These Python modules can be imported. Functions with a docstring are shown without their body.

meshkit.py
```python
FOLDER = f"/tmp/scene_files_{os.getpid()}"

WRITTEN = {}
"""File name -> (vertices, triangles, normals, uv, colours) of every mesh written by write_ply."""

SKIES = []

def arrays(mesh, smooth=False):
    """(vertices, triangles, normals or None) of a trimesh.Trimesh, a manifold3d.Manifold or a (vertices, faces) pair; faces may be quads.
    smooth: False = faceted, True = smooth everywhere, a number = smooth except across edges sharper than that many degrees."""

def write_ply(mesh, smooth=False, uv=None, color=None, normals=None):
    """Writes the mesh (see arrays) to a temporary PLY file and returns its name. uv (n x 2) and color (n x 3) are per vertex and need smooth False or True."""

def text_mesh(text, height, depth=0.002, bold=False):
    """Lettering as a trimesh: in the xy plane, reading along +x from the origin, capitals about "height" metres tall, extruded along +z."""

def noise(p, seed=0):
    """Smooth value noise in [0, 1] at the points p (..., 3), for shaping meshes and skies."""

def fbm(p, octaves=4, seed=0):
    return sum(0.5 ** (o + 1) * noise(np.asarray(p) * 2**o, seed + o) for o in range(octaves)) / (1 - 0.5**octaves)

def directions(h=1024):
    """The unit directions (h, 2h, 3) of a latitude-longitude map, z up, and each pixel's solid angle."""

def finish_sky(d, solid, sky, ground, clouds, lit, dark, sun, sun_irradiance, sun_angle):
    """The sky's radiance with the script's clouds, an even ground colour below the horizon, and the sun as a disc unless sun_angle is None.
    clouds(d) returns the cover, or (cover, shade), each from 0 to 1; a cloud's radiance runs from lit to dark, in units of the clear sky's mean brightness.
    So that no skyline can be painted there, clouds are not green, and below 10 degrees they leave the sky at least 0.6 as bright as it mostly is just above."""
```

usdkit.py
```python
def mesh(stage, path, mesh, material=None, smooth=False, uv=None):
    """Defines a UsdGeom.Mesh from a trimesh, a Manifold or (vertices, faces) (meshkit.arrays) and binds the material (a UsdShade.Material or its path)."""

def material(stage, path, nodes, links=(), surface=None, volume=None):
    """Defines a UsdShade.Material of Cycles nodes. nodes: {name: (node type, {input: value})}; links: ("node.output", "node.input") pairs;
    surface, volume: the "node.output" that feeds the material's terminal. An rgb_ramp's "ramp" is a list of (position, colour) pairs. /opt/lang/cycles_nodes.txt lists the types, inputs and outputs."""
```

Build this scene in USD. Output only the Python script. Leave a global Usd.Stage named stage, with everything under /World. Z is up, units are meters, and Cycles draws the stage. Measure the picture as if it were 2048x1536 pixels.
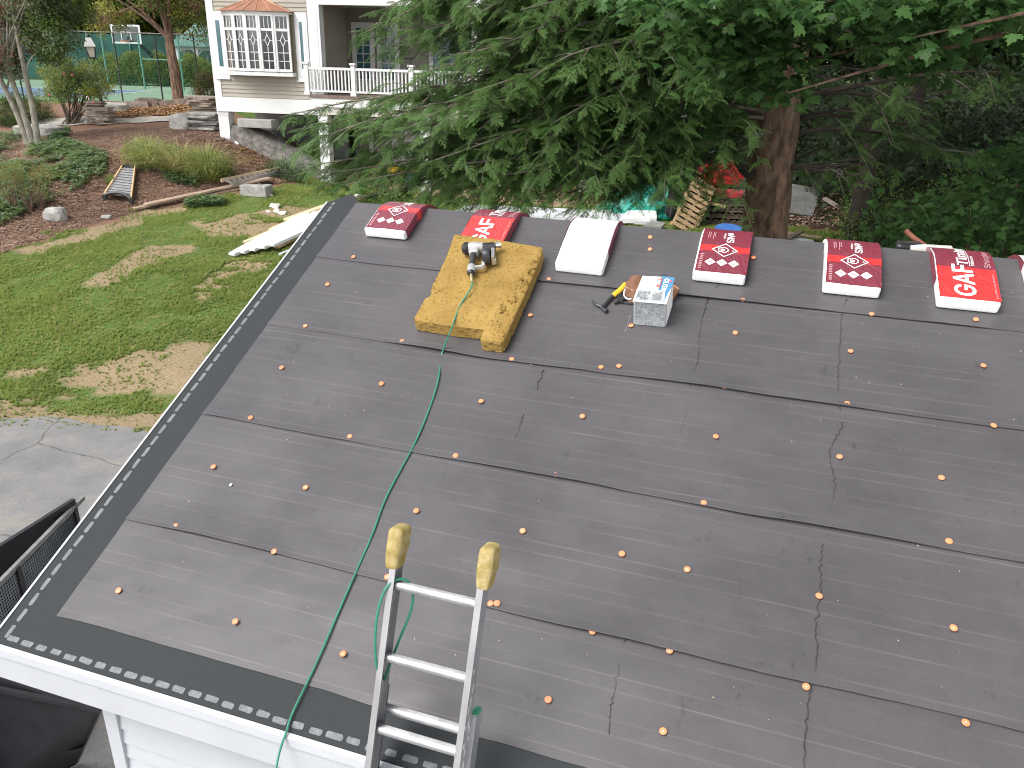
import math, random
import numpy as np, trimesh, shapely.geometry as sg
from shapely import affinity
from scipy.interpolate import RBFInterpolator
from scipy.spatial.transform import Rotation
from pxr import Usd, UsdGeom, UsdLux, UsdShade, Gf, Sdf, Vt
import usdkit, meshkit

stage = Usd.Stage.CreateInMemory()
UsdGeom.SetStageUpAxis(stage, 'Z'); UsdGeom.SetStageMetersPerUnit(stage, 1.0)
UsdGeom.Xform.Define(stage, '/World'); UsdGeom.Scope.Define(stage, '/World/Looks')
rng = np.random.default_rng(7); random.seed(7)

# ------------------------------------------------------------------ camera, sky, sun
FPX = 1548.8
PITCH, ROLL, AZ, AH, SL = np.radians([22.4192, -1.6978, -17.4, -10.7636, 25.8126])
EYE = np.array([0, 0, 5.3])
def camera_axes():
    cp, sp, c, s = math.cos(PITCH), math.sin(PITCH), math.cos(ROLL), math.sin(ROLL)
    fwd, right, down = np.array([0, cp, -sp]), np.array([1., 0, 0]), np.array([0, -sp, -cp])
    return np.stack([c*right + s*down, -s*right + c*down, fwd])
CR = camera_axes()
cam = UsdGeom.Camera.Define(stage, '/World/camera')
cam.CreateHorizontalApertureAttr(36.0); cam.CreateVerticalApertureAttr(27.0)
cam.CreateFocalLengthAttr(36.0*FPX/2048)
m4 = np.eye(4); m4[0, :3], m4[1, :3], m4[2, :3], m4[3, :3] = CR[0], -CR[1], -CR[2], EYE
cam.AddTransformOp().Set(Gf.Matrix4d(m4.tolist()))
cam.CreateClippingRangeAttr(Gf.Vec2f(0.05, 2000))
cam.CreateExposureAttr(EXPOSURE := 1.3)
cam.CreateFStopAttr(0.0)

SUN_DIR = np.array([-0.62, -0.42, 0.95]); SUN_DIR = SUN_DIR/np.linalg.norm(SUN_DIR)
SUN_EL, SUN_ROT = math.asin(SUN_DIR[2]), math.atan2(SUN_DIR[0], SUN_DIR[1])
usdkit.material(stage, '/World/Looks/sky_look', {
    'sky': ('sky_texture', {'sky_type': 'single_scattering', 'sun_disc': False, 'sun_elevation': SUN_EL, 'sun_rotation': SUN_ROT, 'aerosol_density': 2.0}),
    'bw': ('rgb_to_bw', {}), 'tc': ('texture_coordinate', {}),
    'cloud': ('noise_texture', {'scale': 2.2, 'detail': 5}),
    'ramp': ('rgb_ramp', {'ramp': [(0.3, (0.62, 0.64, 0.68)), (0.7, (1.25, 1.23, 1.2))]}),
    'grey': ('mix', {'mix_type': 'multiply', 'fac': 1.0}),
    'mix': ('mix', {'fac': 0.85}),
    'bg': ('background_shader', {'strength': 0.15})},
    [('sky.color', 'bw.color'), ('tc.generated', 'cloud.vector'), ('cloud.fac', 'ramp.fac'), ('bw.val', 'grey.color1'), ('ramp.color', 'grey.color2'),
     ('sky.color', 'mix.color1'), ('grey.color', 'mix.color2'), ('mix.color', 'bg.color')], surface='bg.background')
dome = UsdLux.DomeLight.Define(stage, '/World/sky')
UsdShade.MaterialBindingAPI.Apply(dome.GetPrim()).Bind(UsdShade.Material.Get(stage, '/World/Looks/sky_look'))
sun = UsdLux.DistantLight.Define(stage, '/World/sun')
sun.CreateIntensityAttr(0.3); sun.CreateAngleAttr(38.0); sun.CreateNormalizeAttr(True) if hasattr(sun, 'CreateNormalizeAttr') else None
sun.CreateColorAttr(Gf.Vec3f(1.0, 0.96, 0.9))
zax = SUN_DIR; xax = np.cross([0, 0, 1.], zax); xax /= np.linalg.norm(xax); yax = np.cross(zax, xax)
m4 = np.eye(4); m4[0, :3], m4[1, :3], m4[2, :3] = xax, yax, zax
sun.AddTransformOp().Set(Gf.Matrix4d(m4.tolist()))

# ------------------------------------------------------------------ pixel (2048 wide photograph) <-> place
def ray(x, y): return CR.T @ np.array([(x-1024)/FPX, (y-768)/FPX, 1.0])
def at(x, y, Y):
    d = ray(x, y); return EYE + d*(Y/d[1])
def proj(p):
    c = (np.atleast_2d(p)-EYE) @ CR.T
    return np.stack([1024+FPX*c[:, 0]/c[:, 2], 768+FPX*c[:, 1]/c[:, 2]], 1), c[:, 2]
E_ = np.array([math.cos(AZ), math.sin(AZ), 0]); K_ = np.array([-math.sin(AZ)*math.cos(SL), math.cos(AZ)*math.cos(SL), math.sin(SL)]); N_ = np.cross(E_, K_)
def plane_hit(x, y, h=0.0):
    d = ray(x, y); return EYE + d*(-(3.5-h)/(d @ N_))
RO = plane_hit(0, 1265)                                   # roof origin: the near left corner
def roof(u, v, h=0.0): return RO + np.multiply.outer(np.asarray(u, float), E_) + np.multiply.outer(np.asarray(v, float), K_) + np.multiply.outer(np.asarray(h, float), N_)
def uv(x, y, h=0.0):
    p = plane_hit(x, y, h) - RO; return p @ E_, p @ K_
RMAT = np.stack([E_, K_, N_], 1)                          # roof frame as columns

# ------------------------------------------------------------------ prims
made = {}
LOC = {}
def path_for(name, parent):
    base = (parent or '/World') + '/' + name
    k = made.get(base, -1) + 1; made[base] = k
    return base if k == 0 else f'{base}_{k:03d}'
def keys(prim, label=None, cat=None, group=None, kind=None):
    for k, v in (('label', label), ('category', cat), ('group', group), ('kind', kind)):
        if v: prim.SetCustomDataByKey(k, v)
    return prim
def thing(name, label, cat, loc=(0, 0, 0), group=None, kind=None, rot=None):
    p = path_for(name, None); x = UsdGeom.Xform.Define(stage, p)
    M = np.eye(4); M[3, :3] = loc
    if rot is not None: M[:3, :3] = np.asarray(rot).T
    x.AddTransformOp().Set(Gf.Matrix4d(M.tolist()))
    LOC[p] = (np.asarray(loc, float), None if rot is None else np.asarray(rot, float))
    keys(x.GetPrim(), label, cat, group, kind); return p
def obj(name, mesh, mat, parent=None, smooth=35, label=None, local=False, uvs=None, tip=None, kind=None):
    v, f, n = meshkit.arrays(mesh, smooth)
    p = path_for(name, parent)
    root = '/'.join((parent or p).split('/')[:3])
    if not local and root in LOC:
        loc, rot = LOC[root]; v = v - loc
        if rot is not None: v = v @ rot; n = None if n is None else n @ rot
    m = UsdGeom.Mesh.Define(stage, p)
    m.CreatePointsAttr(Vt.Vec3fArray.FromNumpy(v.astype(np.float32)))
    m.CreateFaceVertexCountsAttr(Vt.IntArray.FromNumpy(np.full(len(f), 3, np.int32)))
    m.CreateFaceVertexIndicesAttr(Vt.IntArray.FromNumpy(f.astype(np.int32).ravel()))
    m.CreateSubdivisionSchemeAttr('none')
    if n is not None:
        m.CreateNormalsAttr(Vt.Vec3fArray.FromNumpy(n.astype(np.float32))); m.SetNormalsInterpolation('vertex')
    api = UsdGeom.PrimvarsAPI(m)
    if uvs is not None: api.CreatePrimvar('st', Sdf.ValueTypeNames.TexCoord2fArray, 'vertex').Set(Vt.Vec2fArray.FromNumpy(np.asarray(uvs, np.float32)))
    if tip is not None: api.CreatePrimvar('tip', Sdf.ValueTypeNames.Color3fArray, 'vertex').Set(Vt.Vec3fArray.FromNumpy(np.asarray(tip, np.float32)))
    UsdShade.MaterialBindingAPI.Apply(m.GetPrim()).Bind(mat)
    keys(m.GetPrim(), label, kind=kind); return p
def single(name, mesh, mat, label=None, cat=None, group=None, kind=None, **kw):
    p = obj(name, mesh, mat, None, **kw); keys(stage.GetPrimAtPath(p), label, cat, group, kind); return p
def copy_of(src, loc, rot=None, label=None, group=None, name=None):
    was = stage.GetPrimAtPath(src).GetCustomData(); nm = name or src.split('/')[2]
    while nm[-1].isdigit() or nm[-1] == '_': nm = nm[:-1]
    p = thing(nm, label or was['label'], was['category'], loc, group or was.get('group'), None, rot)
    pr = stage.GetPrimAtPath(p); pr.GetReferences().AddInternalReference(Sdf.Path(src)); pr.SetInstanceable(True); return p
def scatter(name, protos, pos, rot, scale, idx, parent=None, kind='stuff', label=None, cat=None):
    """protos: list of (name, mesh, material, tip colours or None); rot: scipy Rotation; scale: n or n x 3."""
    p = path_for(name, parent); pi = UsdGeom.PointInstancer.Define(stage, p)
    root = '/'.join((parent or p).split('/')[:3])
    if root in LOC: pos = np.asarray(pos) - LOC[root][0]
    for q in protos:
        c = obj(q[0], q[1], q[2], p, smooth=q[4] if len(q) > 4 else False, local=True, tip=q[3] if len(q) > 3 else None)
        pi.GetPrototypesRel().AddTarget(c)
    n = len(pos); scale = np.asarray(scale, float); scale = np.repeat(scale[:, None], 3, 1) if scale.ndim == 1 else scale
    q = rot.as_quat()
    pi.CreatePositionsAttr(Vt.Vec3fArray.FromNumpy(np.asarray(pos, np.float32)))
    pi.CreateOrientationsAttr(Vt.QuathArray([Gf.Quath(float(a[3]), float(a[0]), float(a[1]), float(a[2])) for a in q]))
    pi.CreateScalesAttr(Vt.Vec3fArray.FromNumpy(scale.astype(np.float32)))
    pi.CreateProtoIndicesAttr(Vt.IntArray.FromNumpy(np.asarray(idx, np.int32)))
    keys(pi.GetPrim(), label, cat, None, kind); return p

# ------------------------------------------------------------------ mesh pieces
class MB:
    def __init__(s): s.v, s.f, s.n = [], [], 0
    def add(s, v, f=None):
        if f is None:
            v, f = np.asarray(v.vertices), np.asarray(v.faces)
        v, f = np.asarray(v, float), np.asarray(f, int)
        if f.shape[1] == 4: f = np.vstack([f[:, [0, 1, 2]], f[:, [0, 2, 3]]])
        s.v.append(v); s.f.append(f+s.n); s.n += len(v); return s
    def box(s, c, size, R=None):
        v = np.array([[x, y, z] for x in (-.5, .5) for y in (-.5, .5) for z in (-.5, .5)])*size
        if R is not None: v = v @ np.asarray(R).T
        return s.add(v+c, [[0, 1, 3, 2], [4, 6, 7, 5], [0, 4, 5, 1], [2, 3, 7, 6], [0, 2, 6, 4], [1, 5, 7, 3]])
    def beam(s, p, q, w, h, up=(0, 0, 1)):
        p, q = np.asarray(p, float), np.asarray(q, float); d = q-p; L = np.linalg.norm(d); d = d/L
        a = np.cross(up, d); a = a/np.linalg.norm(a); b = np.cross(d, a)
        return s.box((p+q)/2, (L, w, h), np.stack([d, a, b], 1))
    def tube(s, pts, r, sides=6, cap=True):
        p = np.asarray(pts, float); t = np.gradient(p, axis=0); t /= np.linalg.norm(t, axis=1, keepdims=True)+1e-9
        ref = np.where(np.abs(t[:, 2:]) < 0.9, [[0, 0, 1.0]], [[1.0, 0, 0]]) if np.abs(t[:, 2]).max() > .9 and np.abs(t[:, 2]).min() > .9 else np.tile([[0.13, 0.08, 1.0]], (len(p), 1))
        if np.abs(t[:, 2]).min() > .6: ref = np.tile([[1.0, 0.2, 0]], (len(p), 1))
        a = np.cross(ref, t); a /= np.linalg.norm(a, axis=1, keepdims=True)+1e-9; b = np.cross(t, a)
        ang = np.arange(sides)*2*np.pi/sides; r = np.broadcast_to(r, (len(p),))
        v = p[:, None]+r[:, None, None]*(np.cos(ang)[None, :, None]*a[:, None]+np.sin(ang)[None, :, None]*b[:, None])
        i, j = np.meshgrid(np.arange(len(p)-1), np.arange(sides), indexing='ij')
        f = np.stack([i*sides+j, i*sides+(j+1) % sides, (i+1)*sides+(j+1) % sides, (i+1)*sides+j], -1).reshape(-1, 4)
        s.add(v.reshape(-1, 3), f)
        if cap:
            for k, o in ((0, 1), (len(p)-1, -1)):
                s.add(np.vstack([v[k], p[k]]), [[(j+1) % sides, j, sides][::o] for j in range(sides)])
        return s
    def quad(s, *p): return s.add(np.array(p), [[0, 1, 2], [0, 2, 3]] if len(p) == 4 else [[0, 1, 2]])
    def lathe(s, prof, c, axis=(0, 0, 1), sides=14):
        z = np.asarray(axis, float)/np.linalg.norm(axis); x = np.cross(z, [0.3, 0.9, 0.2]); x /= np.linalg.norm(x); y = np.cross(z, x)
        ang = np.arange(sides)*2*np.pi/sides; v = []
        for r, h in prof: v.append(np.asarray(c)+h*z+r*(np.cos(ang)[:, None]*x+np.sin(ang)[:, None]*y))
        n = len(prof); i, j = np.meshgrid(np.arange(n-1), np.arange(sides), indexing='ij')
        f = np.stack([i*sides+j, i*sides+(j+1) % sides, (i+1)*sides+(j+1) % sides, (i+1)*sides+j], -1).reshape(-1, 4)
        return s.add(np.vstack(v), f)
    def mesh(s): return np.vstack(s.v), np.vstack(s.f)
    def build(s, name, mat, parent=None, **kw): return obj(name, s.mesh(), mat, parent, **kw)
def rounded(size, r, c=(0, 0, 0), seg=2):
    """a box with rounded edges"""
    import manifold3d as mf
    h = np.array(size)/2-r; s = mf.Manifold.sphere(r, 4*(seg+1))
    out = mf.Manifold.batch_hull([s.translate([float(a*h[0]), float(b*h[1]), float(d*h[2])]) for a in (-1, 1) for b in (-1, 1) for d in (-1, 1)])
    m = out.to_mesh(); return trimesh.Trimesh(m.vert_properties[:, :3]+np.asarray(c), m.tri_verts, process=False)
def hull(balls):
    import manifold3d as mf
    m = mf.Manifold.batch_hull([mf.Manifold.sphere(float(r), 12).translate([float(x) for x in p]) for p, r in balls]).to_mesh()
    return trimesh.Trimesh(m.vert_properties[:, :3], m.tri_verts, process=False)
def slab(poly, h0, h1, fine=None):
    m = trimesh.creation.extrude_polygon(poly, h1-h0, engine='earcut'); m.apply_translation([0, 0, h0])
    if fine:
        v, f = trimesh.remesh.subdivide_to_size(m.vertices, m.faces, fine, max_iter=12); m = trimesh.Trimesh(v, f); m.merge_vertices()
    return m
def grid_faces(nu, nv):
    i, j = np.meshgrid(np.arange(nu-1), np.arange(nv-1), indexing='ij')
    return np.stack([i*nv+j, (i+1)*nv+j, (i+1)*nv+j+1, i*nv+j+1], -1).reshape(-1, 4)
def to_roof(v): return roof(v[:, 0], v[:, 1], v[:, 2])
def curve(pts, n):
    from scipy.interpolate import splprep, splev
    pts = np.asarray(pts, float); tck, _ = splprep(pts.T, s=0, k=min(3, len(pts)-1)); return np.array(splev(np.linspace(0, 1, n), tck)).T

# ------------------------------------------------------------------ materials
M = {}
def pm(name, col, rough=0.6, var=0.15, scale=6.0, bump=0.0, bscale=60.0, metallic=0.0, spec=0.5, stretch=(1, 1, 1), coat=0.0, trans=0.0, col2=None, lo=0.35, hi=0.65, detail=5):
    c = np.array(col); c1 = c*(1-var); c2 = np.array(col2) if col2 is not None else np.minimum(c*(1+var), 0.95)
    nodes = {'tc': ('texture_coordinate', {}), 'mp': ('mapping', {'scale': stretch}), 'n': ('noise_texture', {'scale': scale, 'detail': detail, 'roughness': 0.6}),
             'r': ('rgb_ramp', {'ramp': [(lo, tuple(c1)), (hi, tuple(c2))]}),
             'p': ('principled_bsdf', {'roughness': rough, 'metallic': metallic, 'specular_ior_level': spec, 'coat_weight': coat})}
    links = [('tc.object', 'mp.vector'), ('mp.vector', 'n.vector'), ('n.fac', 'r.fac'), ('r.color', 'p.base_color')]
    if bump:
        nodes['n2'] = ('noise_texture', {'scale': bscale, 'detail': 4}); nodes['b'] = ('bump', {'strength': bump, 'distance': 0.01})
        links += [('mp.vector', 'n2.vector'), ('n2.fac', 'b.height'), ('b.normal', 'p.normal')]
    surf = 'p.BSDF'
    if trans:
        nodes['t'] = ('translucent_bsdf', {}); nodes['mx'] = ('mix_closure', {'fac': trans})
        links += [('r.color', 't.color'), ('p.BSDF', 'mx.closure1'), ('t.BSDF', 'mx.closure2')]; surf = 'mx.closure'
    M[name] = usdkit.material(stage, '/World/Looks/'+name, nodes, links, surface=surf); return M[name]
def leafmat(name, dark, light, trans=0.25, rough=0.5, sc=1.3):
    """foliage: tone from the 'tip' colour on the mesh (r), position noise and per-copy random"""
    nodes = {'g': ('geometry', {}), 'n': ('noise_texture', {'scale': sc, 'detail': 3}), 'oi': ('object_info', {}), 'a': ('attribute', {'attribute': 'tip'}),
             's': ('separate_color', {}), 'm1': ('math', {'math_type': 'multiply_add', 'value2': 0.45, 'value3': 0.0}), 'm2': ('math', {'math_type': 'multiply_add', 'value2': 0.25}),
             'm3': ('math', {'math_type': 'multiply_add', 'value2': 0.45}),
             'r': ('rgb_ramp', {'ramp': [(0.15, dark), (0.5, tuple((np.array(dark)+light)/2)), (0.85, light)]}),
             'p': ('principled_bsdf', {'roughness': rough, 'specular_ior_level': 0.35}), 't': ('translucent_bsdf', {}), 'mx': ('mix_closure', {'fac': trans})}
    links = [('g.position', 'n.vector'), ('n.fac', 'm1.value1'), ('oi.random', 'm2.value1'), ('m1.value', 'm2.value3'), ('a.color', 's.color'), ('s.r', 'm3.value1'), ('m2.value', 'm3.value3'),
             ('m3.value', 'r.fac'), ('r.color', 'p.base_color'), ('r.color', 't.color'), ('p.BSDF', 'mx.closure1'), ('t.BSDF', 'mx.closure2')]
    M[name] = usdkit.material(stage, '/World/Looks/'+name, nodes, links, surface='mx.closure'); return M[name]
def glassmat(name, tint, fac=0.5):
    M[name] = usdkit.material(stage, '/World/Looks/'+name, {'t': ('transparent_bsdf', {'color': tint}), 'g': ('glossy_bsdf', {'color': (0.9, 0.95, 1.0), 'roughness': 0.05}),
        'f': ('fresnel', {'IOR': 2.1}), 'm': ('mix_closure', {})}, [('f.fac', 'm.fac'), ('t.BSDF', 'm.closure1'), ('g.BSDF', 'm.closure2')], surface='m.closure')
white = pm('white_paint', (0.66, 0.66, 0.66), 0.45, 0.05, 3)
pm('vinyl', (0.46, 0.475, 0.50), 0.4, 0.04, 2); pm('black_metal', (0.012, 0.012, 0.014), 0.38, 0.3, 4, bump=.1); pm('black_plastic', (0.018, 0.018, 0.02), 0.35, 0.3, 10)
pm('dark_gap', (0.01, 0.01, 0.01), 0.9, 0.1); pm('aluminium', (0.43, 0.43, 0.44), 0.36, 0.12, 14, bump=.06, metallic=0.75, stretch=(1, 1, .15))
pm('steel', (0.5, 0.5, 0.5), 0.3, 0.15, 20, metallic=0.9); pm('dark_steel', (0.06, 0.06, 0.065), 0.35, 0.3, 20, metallic=0.6)
pm('wood', (0.42, 0.29, 0.16), 0.75, 0.25, 5, bump=.15, stretch=(1, 1, 6)); pm('pale_wood', (0.62, 0.48, 0.30), 0.7, 0.15, 5); pm('grey_wood', (0.28, 0.23, 0.19), 0.8, 0.3, 6)
pm('dark_wood', (0.10, 0.075, 0.055), 0.85, 0.35, 6); pm('stone', (0.30, 0.29, 0.27), 0.9, 0.3, 5, bump=.5, bscale=18); pm('concrete', (0.33, 0.32, 0.30), 0.9, 0.18, 2, bump=.25, bscale=12)
pm('bark', (0.155, 0.098, 0.066), 0.95, 0.6, 11, bump=1.0, bscale=24, stretch=(1, 1, .34)); pm('dark_bark', (0.035, 0.026, 0.02), 0.95, 0.4, 9, bump=.6, bscale=20); pm('grey_bark', (0.24, 0.22, 0.18), 0.95, 0.4, 9, bump=.6, bscale=14, stretch=(1, 1, .5)); pm('twig', (0.15, 0.125, 0.10), 0.9, 0.3, 9)
glassmat('window_glass', (0.45, 0.5, 0.5)); pm('interior', (0.06, 0.05, 0.045), 0.9, 0.3, 1)
# ------------------------------------------------------------------ terrain
CTRL = [(0, 650, 13.9), (0, 500, 17), (450, 515, 17), (180, 570, 15.2), (270, 425, 20.3), (0, 380, 20.6), (665, 355, 25.6), (445, 278, 25.5), (205, 213, 31), (300, 240, 28.8), (560, 380, 22.6), (1050, 388, 22.5),
        (1340, 465, 18), (1600, 480, 18), (80, 255, 28), (1300, 395, 22.5), (1300, 330, 28), (900, 392, 22.8), (-150, 560, 15.5), (-150, 400, 20.5), (1900, 500, 17.5), (420, 205, 32)]
cp = [at(*c) for c in CTRL]
cp += [np.array([x, y, 0.0]) for x in (-16, -9, -3, 3, 9) for y in (-4, 2, 7.5, 10.3)]
cp += [np.array([x, y, 3.35]) for x in (-40, -25, -12, 0) for y in (35, 50, 75)]
cp += [np.array([x, y, z]) for x, y, z in ((20, 8, 1.0), (20, 25, 2.8), (25, 45, 4.5), (10, 45, 4.2), (-40, 0, .6), (-40, 20, 3.0), (5, 35, 3.0), (14, 14, .9), (-22, 10, .8))]
cp = np.array(cp)
_rbf = RBFInterpolator(cp[:, :2], cp[:, 2], kernel='thin_plate_spline', smoothing=0.02)
def drive_line(x): return 10.75 + 0.0*x
DL0, DL1 = at(0, 822, 11.05), at(300, 868, 10.45)
def drive_edge(x):                                         # far edge of the driveway (y as a function of x)
    return DL0[1] + (x-DL0[0])*(DL1[1]-DL0[1])/(DL1[0]-DL0[0]) + 0.12*np.sin(1.7*x) + 0.07*np.sin(4.3*x+1)
def ground_z(X, Y, rough=True):
    X, Y = np.asarray(X, float), np.asarray(Y, float); sh = X.shape
    z = _rbf(np.stack([X.ravel(), Y.ravel()], 1)).reshape(sh)
    k = np.clip((Y-drive_edge(X))/2.0, 0, 1); k = k*k*(3-2*k)
    z = z*k - 0.012*(1-k)
    c = np.clip((Y-33.2)/1.2, 0, 1)*np.clip((1-X)/3, 0, 1); z = z*(1-c)+3.35*c
    if rough: z = z + (meshkit.fbm(np.stack([X, Y, 0*X], -1)*0.9, 3, 3)-.5)*0.14*k*(1-c)
    return z
def G(x, y, lift=0.0):
    """where the ray of a photograph pixel meets the ground"""
    d = ray(x, y); d = d/d[1]; Ys = np.linspace(4, 60, 560)
    P = EYE+d*Ys[:, None]; g = ground_z(P[:, 0], P[:, 1]); k = np.argmax(P[:, 2] < g)
    if k == 0: k = len(Ys)-1
    a, b = Ys[k-1], Ys[k]; fa, fb = P[k-1, 2]-g[k-1], P[k, 2]-g[k]; Y = a+(b-a)*fa/(fa-fb+1e-12)
    p = EYE+d*Y; p[2] = ground_z(p[0], p[1])+lift; return p
def on_ground(x, y, lift=0.0): return np.array([x, y, float(ground_z(x, y))+lift])

xs = np.concatenate([np.linspace(-70, -18, 24)[:-1], np.arange(-18, 13, .125), np.linspace(13, 60, 24)])
ys = np.concatenate([np.linspace(-30, 8.5, 20)[:-1], np.arange(8.5, 35, .125), np.linspace(35, 130, 30)])
GX, GY = np.meshgrid(xs, ys, indexing='ij'); GZ = ground_z(GX, GY)
gv = np.stack([GX, GY, GZ], -1).reshape(-1, 3); gpx, gdep = proj(gv); gpx[gdep < 1] = -9999
jit = (meshkit.fbm(gv*1.3, 3, 5)-.5)[:, None]*np.array([70, 26]) + (meshkit.fbm(gv*5, 2, 9)-.5)[:, None]*np.array([30, 12])
def inside(poly, p=gpx, j=jit):
    q = p+j; return np.asarray([sg.Polygon(poly)]).item() is not None and __import__('shapely').contains_xy(sg.Polygon(poly), q[:, 0], q[:, 1])
MULCH = [(-2500, 640), (-300, 560), (0, 512), (110, 470), (250, 430), (330, 412), (560, 368), (625, 352), (655, 335), (600, 290), (500, 240), (430, 205), (425, 190), (200, 205), (100, 250), (-300, 250), (-2500, 300)]
LEAFB = [(225, 238), (410, 236), (425, 200), (230, 214)]
STREAKS = [[(30, 500), (110, 480), (275, 424), (365, 404), (372, 416), (280, 448), (180, 478), (60, 508)], [(160, 570), (292, 492), (392, 488), (385, 502), (300, 530), (210, 575)],
           [(-300, 740), (60, 715), (330, 700), (450, 660), (400, 800), (330, 880), (-300, 830)], [(380, 445), (590, 410), (640, 420), (560, 470), (430, 478)], [(455, 522), (545, 505), (520, 560), (420, 600), (380, 620)]]
TAN = [(690, 352), (760, 338), (1100, 300), (1240, 330), (1450, 330), (1460, 395), (1330, 418), (1180, 412), (1000, 404), (840, 388), (700, 368)]
ORANGE = [(1180, 405), (1180, 200), (1560, 200), (1560, 420), (1300, 412)]
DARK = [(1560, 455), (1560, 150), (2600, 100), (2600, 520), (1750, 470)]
zone = np.zeros((len(gv), 3)); zone[:, 1] = 0.0
grass = (gv[:, 1] > drive_edge(gv[:, 0])).astype(float)
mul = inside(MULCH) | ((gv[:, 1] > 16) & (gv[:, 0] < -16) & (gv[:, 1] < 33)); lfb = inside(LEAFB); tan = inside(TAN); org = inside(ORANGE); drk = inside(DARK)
str_ = np.zeros(len(gv))
for k, s in enumerate(STREAKS):
    w = inside(s, j=jit*(.07 if k == 1 else .5 if k == 0 else 1.0))
    if k in (2, 3, 4): w = w & (meshkit.fbm(gv*[.9, 2.2, 1]+3, 4, 11) > (.50, .45, .45)[k-2])
    str_[w] = 1
for m_ in (mul, lfb, tan, org, drk): grass[m_] = 0
grass[str_ > 0] = 0.12
far = gv[:, 1] > 36; grass[far & ~mul] = 0.8
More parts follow.
